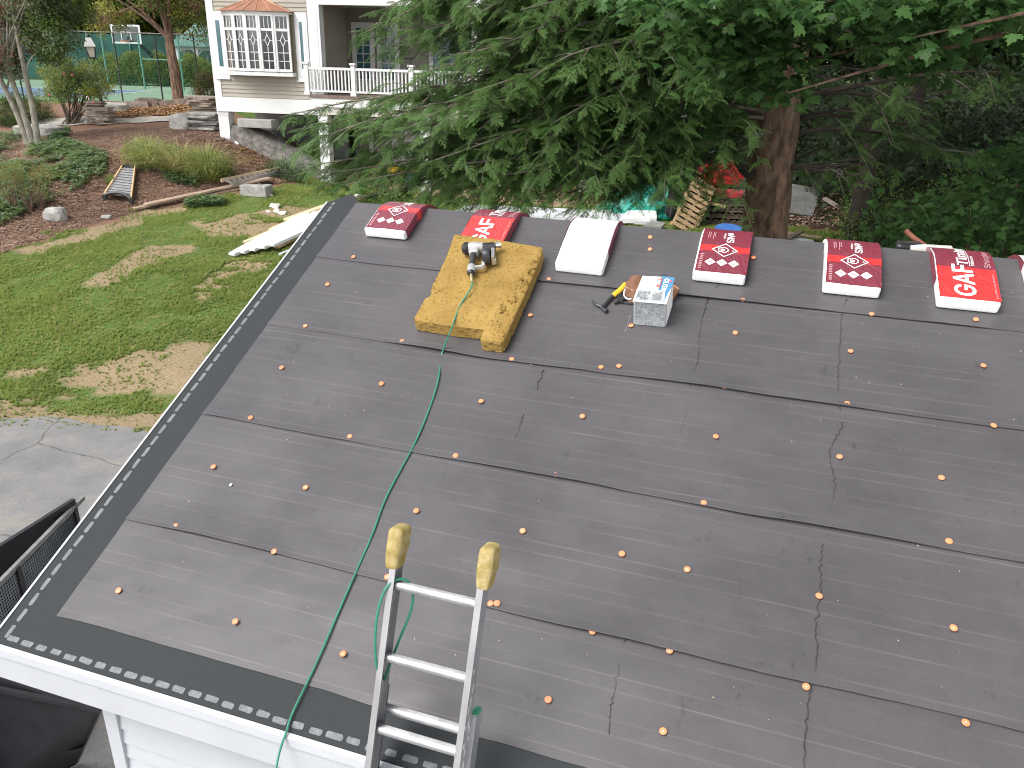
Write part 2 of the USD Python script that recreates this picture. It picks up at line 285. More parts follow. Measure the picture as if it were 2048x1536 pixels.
# zone colours on the vertices: r grass, g mulch, b which soil (0 tan, .5 orange leaf litter, 1 dark humus)
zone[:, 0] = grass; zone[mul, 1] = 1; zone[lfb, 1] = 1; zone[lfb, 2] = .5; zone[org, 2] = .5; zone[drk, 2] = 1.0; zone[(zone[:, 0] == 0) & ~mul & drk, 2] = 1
gf = grid_faces(len(xs), len(ys)); gf = np.vstack([gf[:, [0, 1, 2]], gf[:, [0, 2, 3]]])
gm = usdkit.material(stage, '/World/Looks/ground_soil', {
    'g': ('geometry', {}), 'a': ('attribute', {'attribute': 'tip'}), 's': ('separate_color', {}), 'n': ('noise_texture', {'scale': 3.0, 'detail': 8, 'roughness': .7}), 'n2': ('noise_texture', {'scale': 26.0, 'detail': 6, 'roughness': .75}), 'n3': ('noise_texture', {'scale': 0.55, 'detail': 3}),
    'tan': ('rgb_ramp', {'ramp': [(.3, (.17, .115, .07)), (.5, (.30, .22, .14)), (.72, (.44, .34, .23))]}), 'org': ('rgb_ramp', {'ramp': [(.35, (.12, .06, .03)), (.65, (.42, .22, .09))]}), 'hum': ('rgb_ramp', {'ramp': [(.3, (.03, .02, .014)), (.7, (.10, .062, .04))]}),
    'mul': ('rgb_ramp', {'ramp': [(.32, (.075, .042, .03)), (.5, (.20, .115, .08)), (.68, (.36, .235, .165))]}),
    'gr': ('rgb_ramp', {'ramp': [(.25, (.10, .14, .035)), (.5, (.085, .14, .032)), (.75, (.20, .185, .075))]}),
    'm1': ('mix', {}), 'm2': ('mix', {}), 'm3': ('mix', {}), 'm4': ('mix', {}), 'r1': ('map_range', {'from_min': 0, 'from_max': .5, 'clamp': True}), 'r2': ('map_range', {'from_min': .5, 'from_max': 1, 'clamp': True}),
    'b': ('bump', {'strength': .8, 'distance': .03}), 'p': ('principled_bsdf', {'roughness': .95, 'specular_ior_level': .15})},
    [('g.position', 'n.vector'), ('g.position', 'n2.vector'), ('g.position', 'n3.vector'), ('a.color', 's.color'), ('n2.fac', 'tan.fac'), ('n2.fac', 'org.fac'), ('n2.fac', 'hum.fac'), ('n2.fac', 'mul.fac'), ('n.fac', 'gr.fac'),
     ('s.b', 'r1.value'), ('s.b', 'r2.value'), ('tan.color', 'm1.color1'), ('org.color', 'm1.color2'), ('r1.result', 'm1.fac'), ('m1.color', 'm2.color1'), ('hum.color', 'm2.color2'), ('r2.result', 'm2.fac'),
     ('m2.color', 'm3.color1'), ('mul.color', 'm3.color2'), ('s.g', 'm3.fac'), ('m3.color', 'm4.color1'), ('gr.color', 'm4.color2'), ('s.r', 'm4.fac'), ('m4.color', 'p.base_color'), ('n2.fac', 'b.height'), ('b.normal', 'p.normal')], surface='p.BSDF')
gn = np.zeros_like(gv); fn = np.cross(gv[gf[:, 1]]-gv[gf[:, 0]], gv[gf[:, 2]]-gv[gf[:, 0]])
fz = zone[gf].mean(1); kind_f = np.where(fz[:, 1] > .5, 1, np.where(fz[:, 0] > .3, 0, 2))
for k, nm in ((0, 'lawn'), (1, 'mulch_bed'), (2, 'bare_earth')):
    ff = gf[kind_f == k]; used, inv = np.unique(ff, return_inverse=True)
    single(nm, (gv[used], inv.reshape(-1, 3)), gm, kind='structure', smooth=True, tip=zone[used])

# driveway: a worn asphalt sheet reaching up to the grass
dx = np.arange(-24, 12, .2); nrow = 50; de = drive_edge(dx)
dv = np.stack([np.repeat(dx, nrow), np.concatenate([np.linspace(-12, e, nrow) for e in de]), np.zeros(len(dx)*nrow)], 1)
dv[:, 2] = .004+np.clip((dv[:, 1]-np.repeat(de, nrow)+.35)/.35, 0, 1)*-.006
am = usdkit.material(stage, '/World/Looks/asphalt', {
    'g': ('geometry', {}), 'n': ('noise_texture', {'scale': 1.3, 'detail': 7, 'roughness': .65}), 'n2': ('noise_texture', {'scale': 70, 'detail': 4}), 'v': ('voronoi_texture', {'scale': .55, 'feature': 'distance_to_edge'}), 'nd': ('noise_texture', {'scale': 2.0, 'detail': 5}),
    'mixv': ('mix', {'fac': .25}), 'cr': ('rgb_ramp', {'ramp': [(0, (.25, .25, .25)), (.008, (1, 1, 1))]}), 'r': ('rgb_ramp', {'ramp': [(.3, (.15, .15, .153)), (.55, (.215, .21, .205)), (.72, (.30, .265, .21))]}),
    'sp': ('rgb_ramp', {'ramp': [(.3, (.8, .8, .8)), (.7, (1.15, 1.15, 1.15))]}), 'm1': ('mix', {'mix_type': 'multiply', 'fac': 1}), 'm2': ('mix', {'mix_type': 'multiply', 'fac': .75}),
    'b': ('bump', {'strength': .4, 'distance': .01}), 'p': ('principled_bsdf', {'roughness': .85, 'specular_ior_level': .3})},
    [('g.position', 'n.vector'), ('g.position', 'n2.vector'), ('g.position', 'nd.vector'), ('g.position', 'mixv.color1'), ('nd.color', 'mixv.color2'), ('mixv.color', 'v.vector'), ('v.distance', 'cr.fac'), ('n.fac', 'r.fac'), ('n2.fac', 'sp.fac'),
     ('r.color', 'm1.color1'), ('sp.color', 'm1.color2'), ('m1.color', 'm2.color1'), ('cr.color', 'm2.color2'), ('m2.color', 'p.base_color'), ('n2.fac', 'b.height'), ('b.normal', 'p.normal')], surface='p.BSDF')
single('driveway', (dv, grid_faces(len(dx), nrow)[:, ::-1]), am, kind='structure', smooth=True)

# the path between the beds, and the court
def draped(name, pixels, mat, lift, n=26, w=1.2):
    c = curve([G(*p) for p in pixels], n); t = np.gradient(c, axis=0); s = np.stack([-t[:, 1], t[:, 0], 0*t[:, 0]], 1); s /= np.linalg.norm(s, axis=1, keepdims=True)
    rows = []
    for k in np.linspace(-.5, .5, 7):
        q = c+s*k*w*(1+.15*np.sin(np.arange(n)*1.3+k))[:, None]; q[:, 2] = ground_z(q[:, 0], q[:, 1])+lift; rows.append(q)
    v = np.stack(rows, 1).reshape(-1, 3); return single(name, (v, grid_faces(n, 7)), mat, kind='structure', smooth=True)
draped('path', [(60, 246), (150, 243), (260, 242), (340, 239), (440, 236)], pm('path_dust', (.36, .33, .29), .95, .2, 3, bump=.2), .03, w=1.0)
cz = 3.35
def sheet(x0, x1, y0, y1, z): return np.array([[x0, y0, z], [x1, y0, z], [x1, y1, z], [x0, y1, z]]), np.array([[0, 1, 2, 3]])
single('tennis_court', sheet(-48, -9, 34.3, 58, cz+.02), pm('court_green', (.19, .275, .185), .9, .15, .5), kind='structure', smooth=False)
ci = single('court_playing_area', sheet(-46, -20.5, 38, 46, cz+.026), pm('court_blue', (.11, .165, .27), .9, .12, .5), kind='structure', smooth=False)
lm = MB()
for x0, x1, y0, y1 in ((-46, -20.5, 37.9, 38.05), (-46, -20.5, 40.2, 40.32), (-46, -20.5, 46, 46.15), (-20.6, -20.4, 37.9, 46.1), (-26, -25.9, 40.2, 45), (-46, -12, 51.5, 51.7), (-13, -12.8, 44, 51.7)): lm.add(*sheet(x0, x1, y0, y1, cz+.034))
single('court_markings', lm.mesh(), white, kind='structure', smooth=False)
# ------------------------------------------------------------------ the garage with its half finished roof
ur0 = uv(705, 407); RIDGE = 3.885
WALLV, WALLU = 0.14, 0.50
gar = thing('garage', 'low garage under a felt covered roof, in front of everything', 'garage', tuple(roof(0, 0)*[1, 1, 0]))
def feltmat(name, c1, c2, lines, rough, sc=1.2):
    nodes = {'a': ('attribute', {'attribute': 'st'}), 'sx': ('separate_xyz', {}), 'n': ('noise_texture', {'scale': sc, 'detail': 6, 'roughness': .6}), 'mp': ('mapping', {'scale': (.35, 5, 1)}), 'n2': ('noise_texture', {'scale': 5, 'detail': 6, 'roughness': .7}),
             'mps': ('mapping', {'scale': (3.2, 1.4, 1)}), 'n3': ('noise_texture', {'scale': 2.2, 'detail': 9, 'roughness': .78}), 'st': ('rgb_ramp', {'ramp': [(.325, (.5, .5, .5)), (.39, (1, 1, 1))]}),
             'r': ('rgb_ramp', {'ramp': [(.3, c1), (.7, c2)]}), 'gn': ('noise_texture', {'scale': 240, 'detail': 3}), 'gr': ('rgb_ramp', {'ramp': [(.3, (.82, .82, .82)), (.7, (1.18, 1.18, 1.18))]}),
             'm1': ('mix', {'mix_type': 'multiply', 'fac': 1}), 'm2': ('mix', {'mix_type': 'multiply', 'fac': .6}), 'm3': ('mix', {}), 'lr': ('rgb_ramp', {'ramp': lines, 'interpolate': True}),
             'lb': ('rgb_ramp', {'ramp': [(.42, (.02, .02, .02)), (.68, (.19, .19, .19))]}), 'lm': ('mix', {'mix_type': 'multiply', 'fac': 1}), 'bw': ('rgb_to_bw', {}), 'rr': ('map_range', {'from_min': .3, 'from_max': .7, 'to_min': rough-.07, 'to_max': rough+.1}),
             'lc': ('color', {'value': (.36, .34, .32)}), 'b': ('bump', {'strength': .15, 'distance': .004}), 'p': ('principled_bsdf', {'specular_ior_level': .42})}
    links = [('a.vector', 'sx.vector'), ('a.vector', 'n.vector'), ('a.vector', 'mp.vector'), ('mp.vector', 'n2.vector'), ('a.vector', 'mps.vector'), ('mps.vector', 'n3.vector'), ('n3.fac', 'st.fac'), ('n.fac', 'r.fac'), ('a.vector', 'gn.vector'), ('gn.fac', 'gr.fac'),
             ('r.color', 'm1.color1'), ('gr.color', 'm1.color2'), ('m1.color', 'm2.color1'), ('st.color', 'm2.color2'), ('sx.z', 'lr.fac'), ('n2.fac', 'lb.fac'), ('lr.color', 'lm.color1'), ('lb.color', 'lm.color2'), ('lm.color', 'bw.color'),
             ('bw.val', 'm3.fac'), ('m2.color', 'm3.color1'), ('lc.color', 'm3.color2'), ('m3.color', 'p.base_color'), ('n.fac', 'rr.value'), ('rr.result', 'p.roughness'), ('gn.fac', 'b.height'), ('b.normal', 'p.normal')]
    M[name] = usdkit.material(stage, '/World/Looks/'+name, nodes, links, surface='p.BSDF'); return M[name]
# faint printed lay lines at these heights within a roll (z of 'st' holds the height within the roll, 0..1)
LN = []
for x in (.045, .165, .235, .37, .44, .58, .655, .80, .865): LN += [(x-.0045, (0, 0, 0)), (x-.002, (1, 1, 1)), (x+.002, (1, 1, 1)), (x+.0045, (0, 0, 0))]
feltmat('roofing_felt', (.066, .062, .066), (.091, .086, .091), LN, .32)
feltmat('shingle_strip', (.022, .025, .027), (.034, .038, .040), [(0, (0, 0, 0)), (1, (0, 0, 0))], .85, 8)
SEAM = [0.155, 0.748, 1.562, 2.392, 3.182]
UEND = 10.0
def felt(k):
    v0 = SEAM[k]; v1 = (SEAM[k+1]+.09) if k < 4 else RIDGE+.02
    us = np.concatenate([np.arange(0.245, 6.2, .04), np.linspace(6.2, UEND, 20)]); ts = np.concatenate([[0, .004, .012, .03], np.linspace(.06, 1, 22)])
    U, T = np.meshgrid(us, ts, indexing='ij')
    wav = (meshkit.fbm(np.stack([U*1.1, 0*U, 0*U+k*7], -1), 4, 21)-.5)
    sag = .016*np.sin((U-.2)*.9+k) if k else 0*U
    V = v0+(v1-v0)*T+(wav*.035+sag*.5)*np.clip(1-T*3, 0, 1)
    lift = np.clip(meshkit.fbm(np.stack([U*1.3, 0*U, 0*U+k*3.3], -1), 3, 31)-.40, 0, 1)*.05 if k else 0*U
    H = .0045+(.0075+lift)*np.exp(-T*11)*(k > 0)
    H = H+(meshkit.fbm(np.stack([U*2.2, V*3.5, 0*U+k], -1), 4, 41)-.5)*.014*np.clip(T*8, 0, 1)*np.clip((1-T)*9, .15, 1)+.002*np.sin(U*1.9+3*V)*np.clip(T*4, 0, 1)
    if k: H = np.maximum(H, .002)+.0025
    pts = roof(U, V, H); n, m = U.shape; verts = pts.reshape(-1, 3); st = np.stack([U, V], -1).reshape(-1, 2)
    f = grid_faces(n, m)
    skirt = roof(us, V[:, 0]+.001, np.maximum(H[:, 0]-.0045, .0005)); o = len(verts); verts = np.vstack([verts, skirt]); st = np.vstack([st, np.stack([us, V[:, 0]], 1)])
    i = np.arange(n-1); f = np.vstack([f, np.stack([o+i, o+i+1, (i+1)*m, i*m], 1)])
    p = obj('felt_sheet', (verts, f), M['roofing_felt'], gar, smooth=True)
    zz = np.concatenate([np.clip(((V-v0)/.914), 0, 1).ravel(), 0*us])
    UsdGeom.PrimvarsAPI(stage.GetPrimAtPath(p)).CreatePrimvar('st', Sdf.ValueTypeNames.Float3Array, 'vertex').Set(Vt.Vec3fArray.FromNumpy(np.column_stack([st, zz]).astype(np.float32)))
for k in range(5): felt(k)
def strip(poly, h, name):
    m = slab(sg.Polygon(poly), h-.005, h, .12); p = obj(name, (to_roof(m.vertices), m.faces), M['shingle_strip'], gar, smooth=False)
    UsdGeom.PrimvarsAPI(stage.GetPrimAtPath(p)).CreatePrimvar('st', Sdf.ValueTypeNames.Float3Array, 'vertex').Set(Vt.Vec3fArray.FromNumpy(np.column_stack([m.vertices[:, :2], 0*m.vertices[:, 0]]).astype(np.float32)))
strip([(-.012, -.06), (.30, -.06), (.30, RIDGE), (-.012, RIDGE)], -.001, 'rake_strip')
strip([(.30, -.06), (UEND, -.06), (UEND, .22), (.30, .22)], -.001, 'eave_strip')
# rake strip end sticking up over the ridge
b = MB(); q = [roof(u, v, h) for u, v, h in ((.0, RIDGE, .0), (.26, RIDGE, .0), (.25, RIDGE+.045, .02), (.19, RIDGE+.07, .05))]
b.quad(*q); b.quad(*[x-N_*.004 for x in q[::-1]]); b.build('strip_tail', M['shingle_strip'], gar)
# dabs of sealant along both strips
pm('sealant', (.135, .142, .155), .5, .25, 30, bump=.4, bscale=90); rs = np.random.default_rng(3)
dash = MB()
def dab(u, v, du, dv):
    pl = sg.box(u-du/2+.008, v-dv/2+.008, u+du/2-.008, v+dv/2-.008).buffer(.008, 2); m = slab(pl, -.0008, .0012)
    m.vertices[:, :2] += rs.normal(0, .0012, (len(m.vertices), 2)); obj('sealant_dab', (to_roof(m.vertices), m.faces), M['sealant'], gar, smooth=False)
v = .02
while v < RIDGE: dab(.048+rs.normal(0, .002), v, .024, .072); v += .092
u = .10
while u < 3.6: dab(u, .0+rs.normal(0, .002)-.012, .066+rs.normal(0, .006), .027); u += .093
# deck, back slope, fascia, drip edge
BK = np.array([K_[0], K_[1], -K_[2]])                      # down the back slope
rid = lambda u, s, h=0: RO+E_*u+K_*RIDGE+np.multiply.outer(np.asarray(s, float), BK)+np.array([-N_[0], -N_[1], N_[2]])*h
b = MB(); b.quad(roof(0, -.05, -.012), roof(UEND, -.05, -.012), roof(UEND, RIDGE, -.012), roof(0, RIDGE, -.012)); b.quad(rid(0, 0, -.012), rid(UEND, 0, -.012), rid(UEND, 3.9, -.012), rid(0, 3.9, -.012)); b.build('roof_deck', M['wood'], gar, smooth=False)
b = MB(); b.quad(*[rid(u, s, 0) for u, s in ((0, 0), (UEND, 0), (UEND, 3.92), (0, 3.92))]); p = b.build('back_felt', M['shingle_strip'], gar, smooth=False)
Z3 = np.array([0, 0, 1.]); HK = np.array([K_[0], K_[1], 0])/math.hypot(K_[0], K_[1])
ev = lambda u, out, dz: roof(u, -.055, 0)-HK*out+Z3*dz
b = MB(); b.quad(ev(-.02, 0, .004), ev(-.02, .022, -.006), ev(UEND, .022, -.006), ev(UEND, 0, .004)); b.quad(ev(-.02, .022, -.006), ev(-.02, .026, -.05), ev(UEND, .026, -.05), ev(UEND, .022, -.006)); b.build('drip_edge', M['vinyl'], gar, smooth=False)
b = MB(); b.box((ev(-.02, .006, -.125)+ev(UEND, .006, -.125))/2, (UEND+.02, .02, .17), np.stack([E_, HK, Z3], 1)); b.build('fascia', M['vinyl'], gar, smooth=False)
for nm, s0, s1, mat in (('rake_drip_edge', .0025, -.055, M['vinyl']),):
    b = MB()
    A, B = roof(-.012, -.06, .004), roof(-.012, RIDGE, .004); A2, B2 = A-E_*.014, B-E_*.014; A3, B3 = A2-Z3*.05, B2-Z3*.05
    b.quad(A2, A, B, B2); b.quad(A3, A2, B2, B3); b.build(nm, mat, gar, smooth=False)
b = MB(); A, B = roof(-.022, -.06, -.03)-Z3*.09, roof(-.022, RIDGE, -.03)-Z3*.09; b.beam(A, B, .018, .15, up=N_); b.build('rake_board', M['vinyl'], gar, smooth=False)
# soffits
b = MB(); b.quad(ev(0, 0, -.2), ev(UEND, 0, -.2), ev(UEND, -.25, -.2), ev(0, -.25, -.2)); b.build('soffit', M['vinyl'], gar, smooth=False)
# walls: lapped siding planks on the front, plain gable
WF = lambda u, z, out=0.0: np.append((RO+E_*u+HK*(.10-out))[:2], z)
zt = float(ev(0, 0, -.2)[2])
for k in range(25):
    z1 = zt-.102*k; z0 = z1-.112
    if z0 < -.1: break
    b = MB(); q = [WF(WALLU+.07, z0, .014), WF(UEND, z0, .014), WF(UEND, z1, .0), WF(WALLU+.07, z1, .0)]; b.quad(*q); b.quad(q[0], WF(WALLU+.07, z0, 0), WF(UEND, z0, 0), q[1]); b.build('siding_plank', M['vinyl'], gar, smooth=False)
b = MB(); b.box((WF(WALLU+.035, zt/2, .0)), (.085, .05, zt), np.stack([E_, HK, Z3], 1)); b.box(WF(WALLU, zt/2, -.04), (.02, .09, zt), np.stack([E_, HK, Z3], 1)); b.build('corner_board', M['vinyl'], gar, smooth=False)
b = MB(); LEN = 7.0
g0, g1 = WF(WALLU, 0, -.02), WF(WALLU, 0, -LEN+.4); ap = roof(WALLU, RIDGE, -.06); b.add(np.array([g0, g1, np.append(g1[:2], zt), ap, np.append(g0[:2], zt)]), [[0, 4, 3], [0, 3, 2], [0, 2, 1]]); b.build('gable_wall', M['vinyl'], gar, smooth=False)
# orange cap nails where the photograph has them
CAPS = [(708, 517), (656, 572), (565, 739), (612, 655), (503, 839), (429, 937), (353, 1055), (240, 1184), (805, 686), (764, 771), (701, 876), (613, 978), (550, 1106), (473, 1246), (688, 1310), (963, 806), (1024, 722), (1061, 634), (912, 915), (834, 1025), (1098, 562), (1300, 478), (1300, 502), (1506, 519),
        (1485, 603), (1470, 669), (1202, 738), (1238, 736), (1448, 777), (1165, 836), (1431, 877), (1112, 953), (1407, 1009), (1046, 1065), (1244, 1111), (1374, 1142), (982, 1210), (995, 1210), (1185, 1266), (1339, 1304), (1097, 1402), (1326, 1465), (1611, 1376), (1637, 1195), (1657, 1052), (1678, 917), (1693, 811), (1700, 706), (1742, 632),
        (1950, 643), (1965, 735), (1985, 855), (1881, 959), (1896, 1086), (1905, 1259), (1929, 1448), (1262, 655), (776, 1157)]
pm('orange_cap', (.80, .27, .12), .45, .12, 30); pm('nail_head', (.62, .45, .36), .35, .1, 30, metallic=.3)
for c in CAPS:
    u, v = uv(*c); b = MB(); b.lathe([(.0, .0), (.0155, .0), (.0165, .002), (.014, .0055), (.008, .0062), (.0078, .0045), (.0, .0045)], roof(u, v, .0145+rs.uniform(0, .003)), N_+rs.normal(0, .06, 3), 16); cp_ = b.build('cap_nail', M['orange_cap'], gar, smooth=40)
    b = MB(); b.lathe([(.0052, .0), (.0052, .0022), (0, .003)], roof(u, v, .0185), N_, 8); b.build('nail_head', M['nail_head'], cp_)
pm('felt_fold', (.045, .042, .046), .8, .3, 30)
# raised wrinkles and cracks in the felt
for w in ([(1437, 572), (1416, 604), (1404, 640), (1398, 690), (1395, 722), (1386, 752), (1380, 777)], [(1376, 800), (1368, 840), (1360, 870)], [(1692, 598), (1690, 612), (1684, 632), (1680, 690), (1676, 735), (1675, 770), (1680, 822)], [(1684, 845), (1678, 868), (1664, 890), (1660, 930), (1668, 975), (1662, 1020), (1662, 1060)],
          [(1646, 1090), (1640, 1150), (1638, 1200), (1630, 1260), (1634, 1300), (1620, 1390), (1610, 1460), (1606, 1536)], [(1048, 830), (1034, 870), (1022, 918)], [(1260, 1225), (1255, 1260), (1250, 1290)], [(1088, 740), (1072, 780)], [(1240, 1330), (1226, 1400), (1215, 1470)]):
    strong = len(w) > 4
    P = np.array([uv(*q) for q in w]); c = curve(P, 8*len(w)); c[:, 0] += rs.normal(0, .0042, len(c)); t = np.gradient(c, axis=0); s = np.stack([-t[:, 1], t[:, 0]], 1); s /= np.linalg.norm(s, axis=1, keepdims=True)
    wd = (.0013 if strong else .0006)*(1+.5*rs.standard_normal(len(c))).clip(.4, 2); hh = .0085 if strong else .0075
    L, R_, T = c-s*wd[:, None]*1.6, c+s*wd[:, None]*1.6, c
    vv = np.vstack([roof(L[:, 0], L[:, 1], .006), roof(T[:, 0], T[:, 1], hh+.003+rs.uniform(0, .003, len(c))), roof(R_[:, 0], R_[:, 1], .006)]); n = len(c); i = np.arange(n-1)
    obj('felt_wrinkle', (vv, np.vstack([np.stack([i, i+1, n+i+1, n+i], 1), np.stack([n+i, n+i+1, 2*n+i+1, 2*n+i], 1)])), M['felt_fold'], gar, smooth=False)
# black printing on the eave strip beside the ladder
u0, v0 = uv(752, 1518); t = meshkit.text_mesh('BOU', .045, .0008, bold=True); vv = t.vertices.copy(); vv[:, 0] += u0+.02; vv[:, 1] += v0-.04
obj('strip_lettering', (roof(vv[:, 0], vv[:, 1], vv[:, 2]), t.faces), M['dark_gap'], gar, smooth=False)
# ------------------------------------------------------------------ shingle bundles bent over the ridge
def plastic(name, col, rough=.28, bump=.5, col2=None, var=.1):
    nodes = {'tc': ('texture_coordinate', {}), 'mp': ('mapping', {'scale': (2.5, 1, 1)}), 'n': ('noise_texture', {'scale': 14, 'detail': 5, 'distortion': 1.2}), 'n2': ('noise_texture', {'scale': 90, 'detail': 6, 'roughness': .8}), 'b': ('bump', {'strength': bump, 'distance': .012}),
             'r': ('rgb_ramp', {'ramp': [(.3, tuple(np.array(col)*(1-var))), (.62, tuple(np.array(col)*(1+var))), (.70, tuple(np.array(col)*(1+var))), (.76, tuple(col2 if col2 is not None else np.array(col)))]}), 'p': ('principled_bsdf', {'roughness': rough, 'specular_ior_level': .85})}
    M[name] = usdkit.material(stage, '/World/Looks/'+name, nodes, [('tc.object', 'mp.vector'), ('mp.vector', 'n.vector'), ('tc.object', 'n2.vector'), ('n.fac', 'b.height'), ('n2.fac', 'r.fac'), ('r.color', 'p.base_color'), ('b.normal', 'p.normal')], surface='p.BSDF')
plastic('wrap_white', (.78, .79, .79), .35, .5); plastic('wrap_maroon', (.16, .026, .042), .27, .9, (.38, .22, .24)); plastic('wrap_red', (.58, .035, .035), .25, .8, (.75, .25, .22)); pm('print_white', (.80, .80, .80), .35, .02); pm('print_pink', (.55, .30, .32), .35, .1)
pm('shingle_grit', (.03, .028, .028), .9, .3, 80)
def bundle(uc, vf, kind, label, skew=0.0, group='shingle bundles bent over the ridge', wid=.345, goff=0.0):
    R0 = .42; s1 = (RIDGE-R0*math.tan(SL))-vf; arc = R0*2*SL; TOT = 1.0; T = .078
    seed = int(uc*100)
    def path(s):
        """height over the base line of the bundle: (v, h) and its up direction in the plane across the ridge"""
        s = np.asarray(s, float); a = np.clip((s-s1)/R0, 0, 2*SL); c0 = np.array([vf+s1, -R0]); st = np.minimum(s, s1); en = np.maximum(s-s1-arc, 0)
        v = np.where(s < s1, vf+st, c0[0]+R0*np.sin(a)+en*math.cos(2*SL)); h = np.where(s < s1, 0, -R0+R0*np.cos(a)-en*math.sin(2*SL)); return v, h, np.sin(a), np.cos(a)
    def mp(p):
        a, s, t = p[:, 0], p[:, 1], p[:, 2]; v, h, nx, nz = path(s); a2 = uc+a+skew*(s-.3); base = .010
        wob = (meshkit.fbm(np.stack([a*9, s*9, t*20+seed], -1), 4, seed)-.5)*.012*np.clip(t/.05, 0, 1)
        return roof(a2, v+nx*(t+wob), h+base+nz*(t+wob))
    g = thing('shingle_bundle', label, 'shingle bundle', tuple(roof(uc, vf)), group)
    # body: rounded section swept along the bend
    ss = np.concatenate([[0, .003, .010, .022], np.linspace(.04, TOT-.04, 44), [TOT-.022, TOT-.01, TOT-.003, TOT]]); W = wid/2; r = .014
    ring = []
    for cx, cy, a0 in ((W-r, r, -90), (W-r, T-r, 0), (-W+r, T-r, 90), (-W+r, r, 180)):
        for d in (0, 30, 60, 90): ring.append((cx+r*math.cos(math.radians(a0+d)), cy+r*math.sin(math.radians(a0+d))))
        if a0 in (0, 180):
            for q in np.linspace(.12, .88, 9): ring.append(((W-r)*(1-2*q)*(1 if a0 == 0 else -1), T if a0 == 0 else 0.0))
    ring = np.array(ring); k = len(ring); rows = []
    for s in ss:
        e = min(s, TOT-s); sh = 0 if e > .022 else .014*(1-math.sqrt(max(0, 1-((.022-e)/.022)**2)))
        q = ring*np.array([1-sh/W, 1-2*sh/T])+np.array([0, sh]); rows.append(np.column_stack([q[:, 0], np.full(k, s), q[:, 1]]))
    V = np.vstack(rows); i, j = np.meshgrid(np.arange(len(ss)-1), np.arange(k), indexing='ij')
    F = np.stack([i*k+j, i*k+(j+1) % k, (i+1)*k+(j+1) % k, (i+1)*k+j], -1).reshape(-1, 4); F = np.vstack([F[:, [0, 1, 2]], F[:, [0, 2, 3]]])
    n0 = len(V); V = np.vstack([V, [[0, -.002, T/2], [0, TOT+.002, T/2]]]); jj = np.arange(k)
    F = np.vstack([F, np.stack([np.full(k, n0), (jj+1) % k, jj], 1), np.stack([np.full(k, n0+1), (len(ss)-1)*k+jj, (len(ss)-1)*k+(jj+1) % k], 1)])
    obj('wrapper', (mp(V), F[:, ::-1]), M['wrap_white'], g, smooth=50)
    def sheet_(name, mat, a0, a1, s0, s1_, t=T+.0016, parent=g, na=16, ns=36):
        A, S = np.meshgrid(np.linspace(a0, a1, na), np.linspace(s0, s1_, ns), indexing='ij'); v = np.stack([A, S, np.full_like(A, t)], -1).reshape(-1, 3)
        return obj(name, (mp(v), grid_faces(na, ns)), mat, parent, smooth=True)
    def side(name, mat, s0, s1_, sg_, t0=.006, t1=T+.0015, off=.0018):
        S, Tt = np.meshgrid(np.linspace(s0, s1_, 40), np.linspace(t0, t1, 5), indexing='ij'); v = np.stack([np.full_like(S, sg_*(W+off)), S, Tt], -1).reshape(-1, 3)
        return obj(name, (mp(v), grid_faces(40, 5)[:, ::int(sg_)]), mat, g, smooth=True)
    def printed(name, m, mat, t, parent=g, fine=.05):
        v, f = trimesh.remesh.subdivide_to_size(m.vertices, m.faces, fine, max_iter=10); v = v.copy(); v[:, 2] += t; return obj(name, (mp(v), f), mat, parent, smooth=False)
    def text(s, cap, a, s0, direction, mat, bold=False, t=T+.0042):
        m = meshkit.text_mesh(s, cap, .0006, bold); v = m.vertices.copy()
        q = np.column_stack([a-v[:, 1], s0+v[:, 0], v[:, 2]]) if direction > 0 else np.column_stack([a+v[:, 1], s0-v[:, 0], v[:, 2]])
        printed('lettering', trimesh.Trimesh(q, m.faces, process=False), mat, t)
    poly = lambda pl, mat, t, name: printed(name, slab(pl, 0, .0006), mat, t)
    if kind == 'A':
        sheet_('printed_panel', M['wrap_maroon'], -W+.012, W+.002, .022, .985); side('printed_side', M['wrap_maroon'], .03, .97, 1)
        sheet_('red_band', M['wrap_red'], -W+.012, W+.002, .245, .312, T+.0028)
        side('red_band', M['wrap_red'], .245, .312, 1, off=.003)
        big = sg.Polygon([(-.078, .262), (.01, .338), (.098, .262), (.01, .186)])
        poly(big, M['wrap_maroon'], T+.0036, 'diamond_ground'); poly(big.difference(big.buffer(-.0065)), M['print_white'], T+.0046, 'diamond_outline')
        em = sg.Polygon([(-.035, .243), (.012, .232), (.035, .25), (.035, .275), (.012, .293), (-.035, .283)]); em2 = sg.Polygon([(-.018, .253), (.004, .25), (.012, .262), (.004, .274), (-.018, .274)])
        poly(em.difference(em.buffer(-.006)), M['print_white'], T+.0048, 'emblem'); poly(em2.difference(sg.box(-.012, .259, 0, .267)), M['print_white'], T+.0048, 'emblem')
        poly(sg.Polygon([(.06, .257), (.075, .262), (.06, .267)]), M['print_white'], T+.0048, 'emblem')
        for a in (-.073, .005, .083):
            d = sg.Polygon([(a-.036, .125), (a, .163), (a+.036, .125), (a, .087)]); poly(d, M['print_white'], T+.0036, 'white_diamond')
            for q, w in ((-.011, .012), (-.004, .018), (.003, .02), (.010, .014)): poly(sg.box(a-w, .125+q-.0012, a+w, .125+q+.0012), M['wrap_red' if q < 0 else 'wrap_maroon'], T+.0046, 'diamond_print')
        text('eNS', .047, .012, .475, -1, M['print_white'], True); text('Shingles', .013, -.012, .455, -1, M['print_white'])
        for q, n in ((-.118, .09), (-.106, .08), (-.084, .10), (-.074, .07)):
            poly(sg.box(q-.0022, .47-n, q+.0022, .47), M['print_pink'], T+.0042, 'small_print')
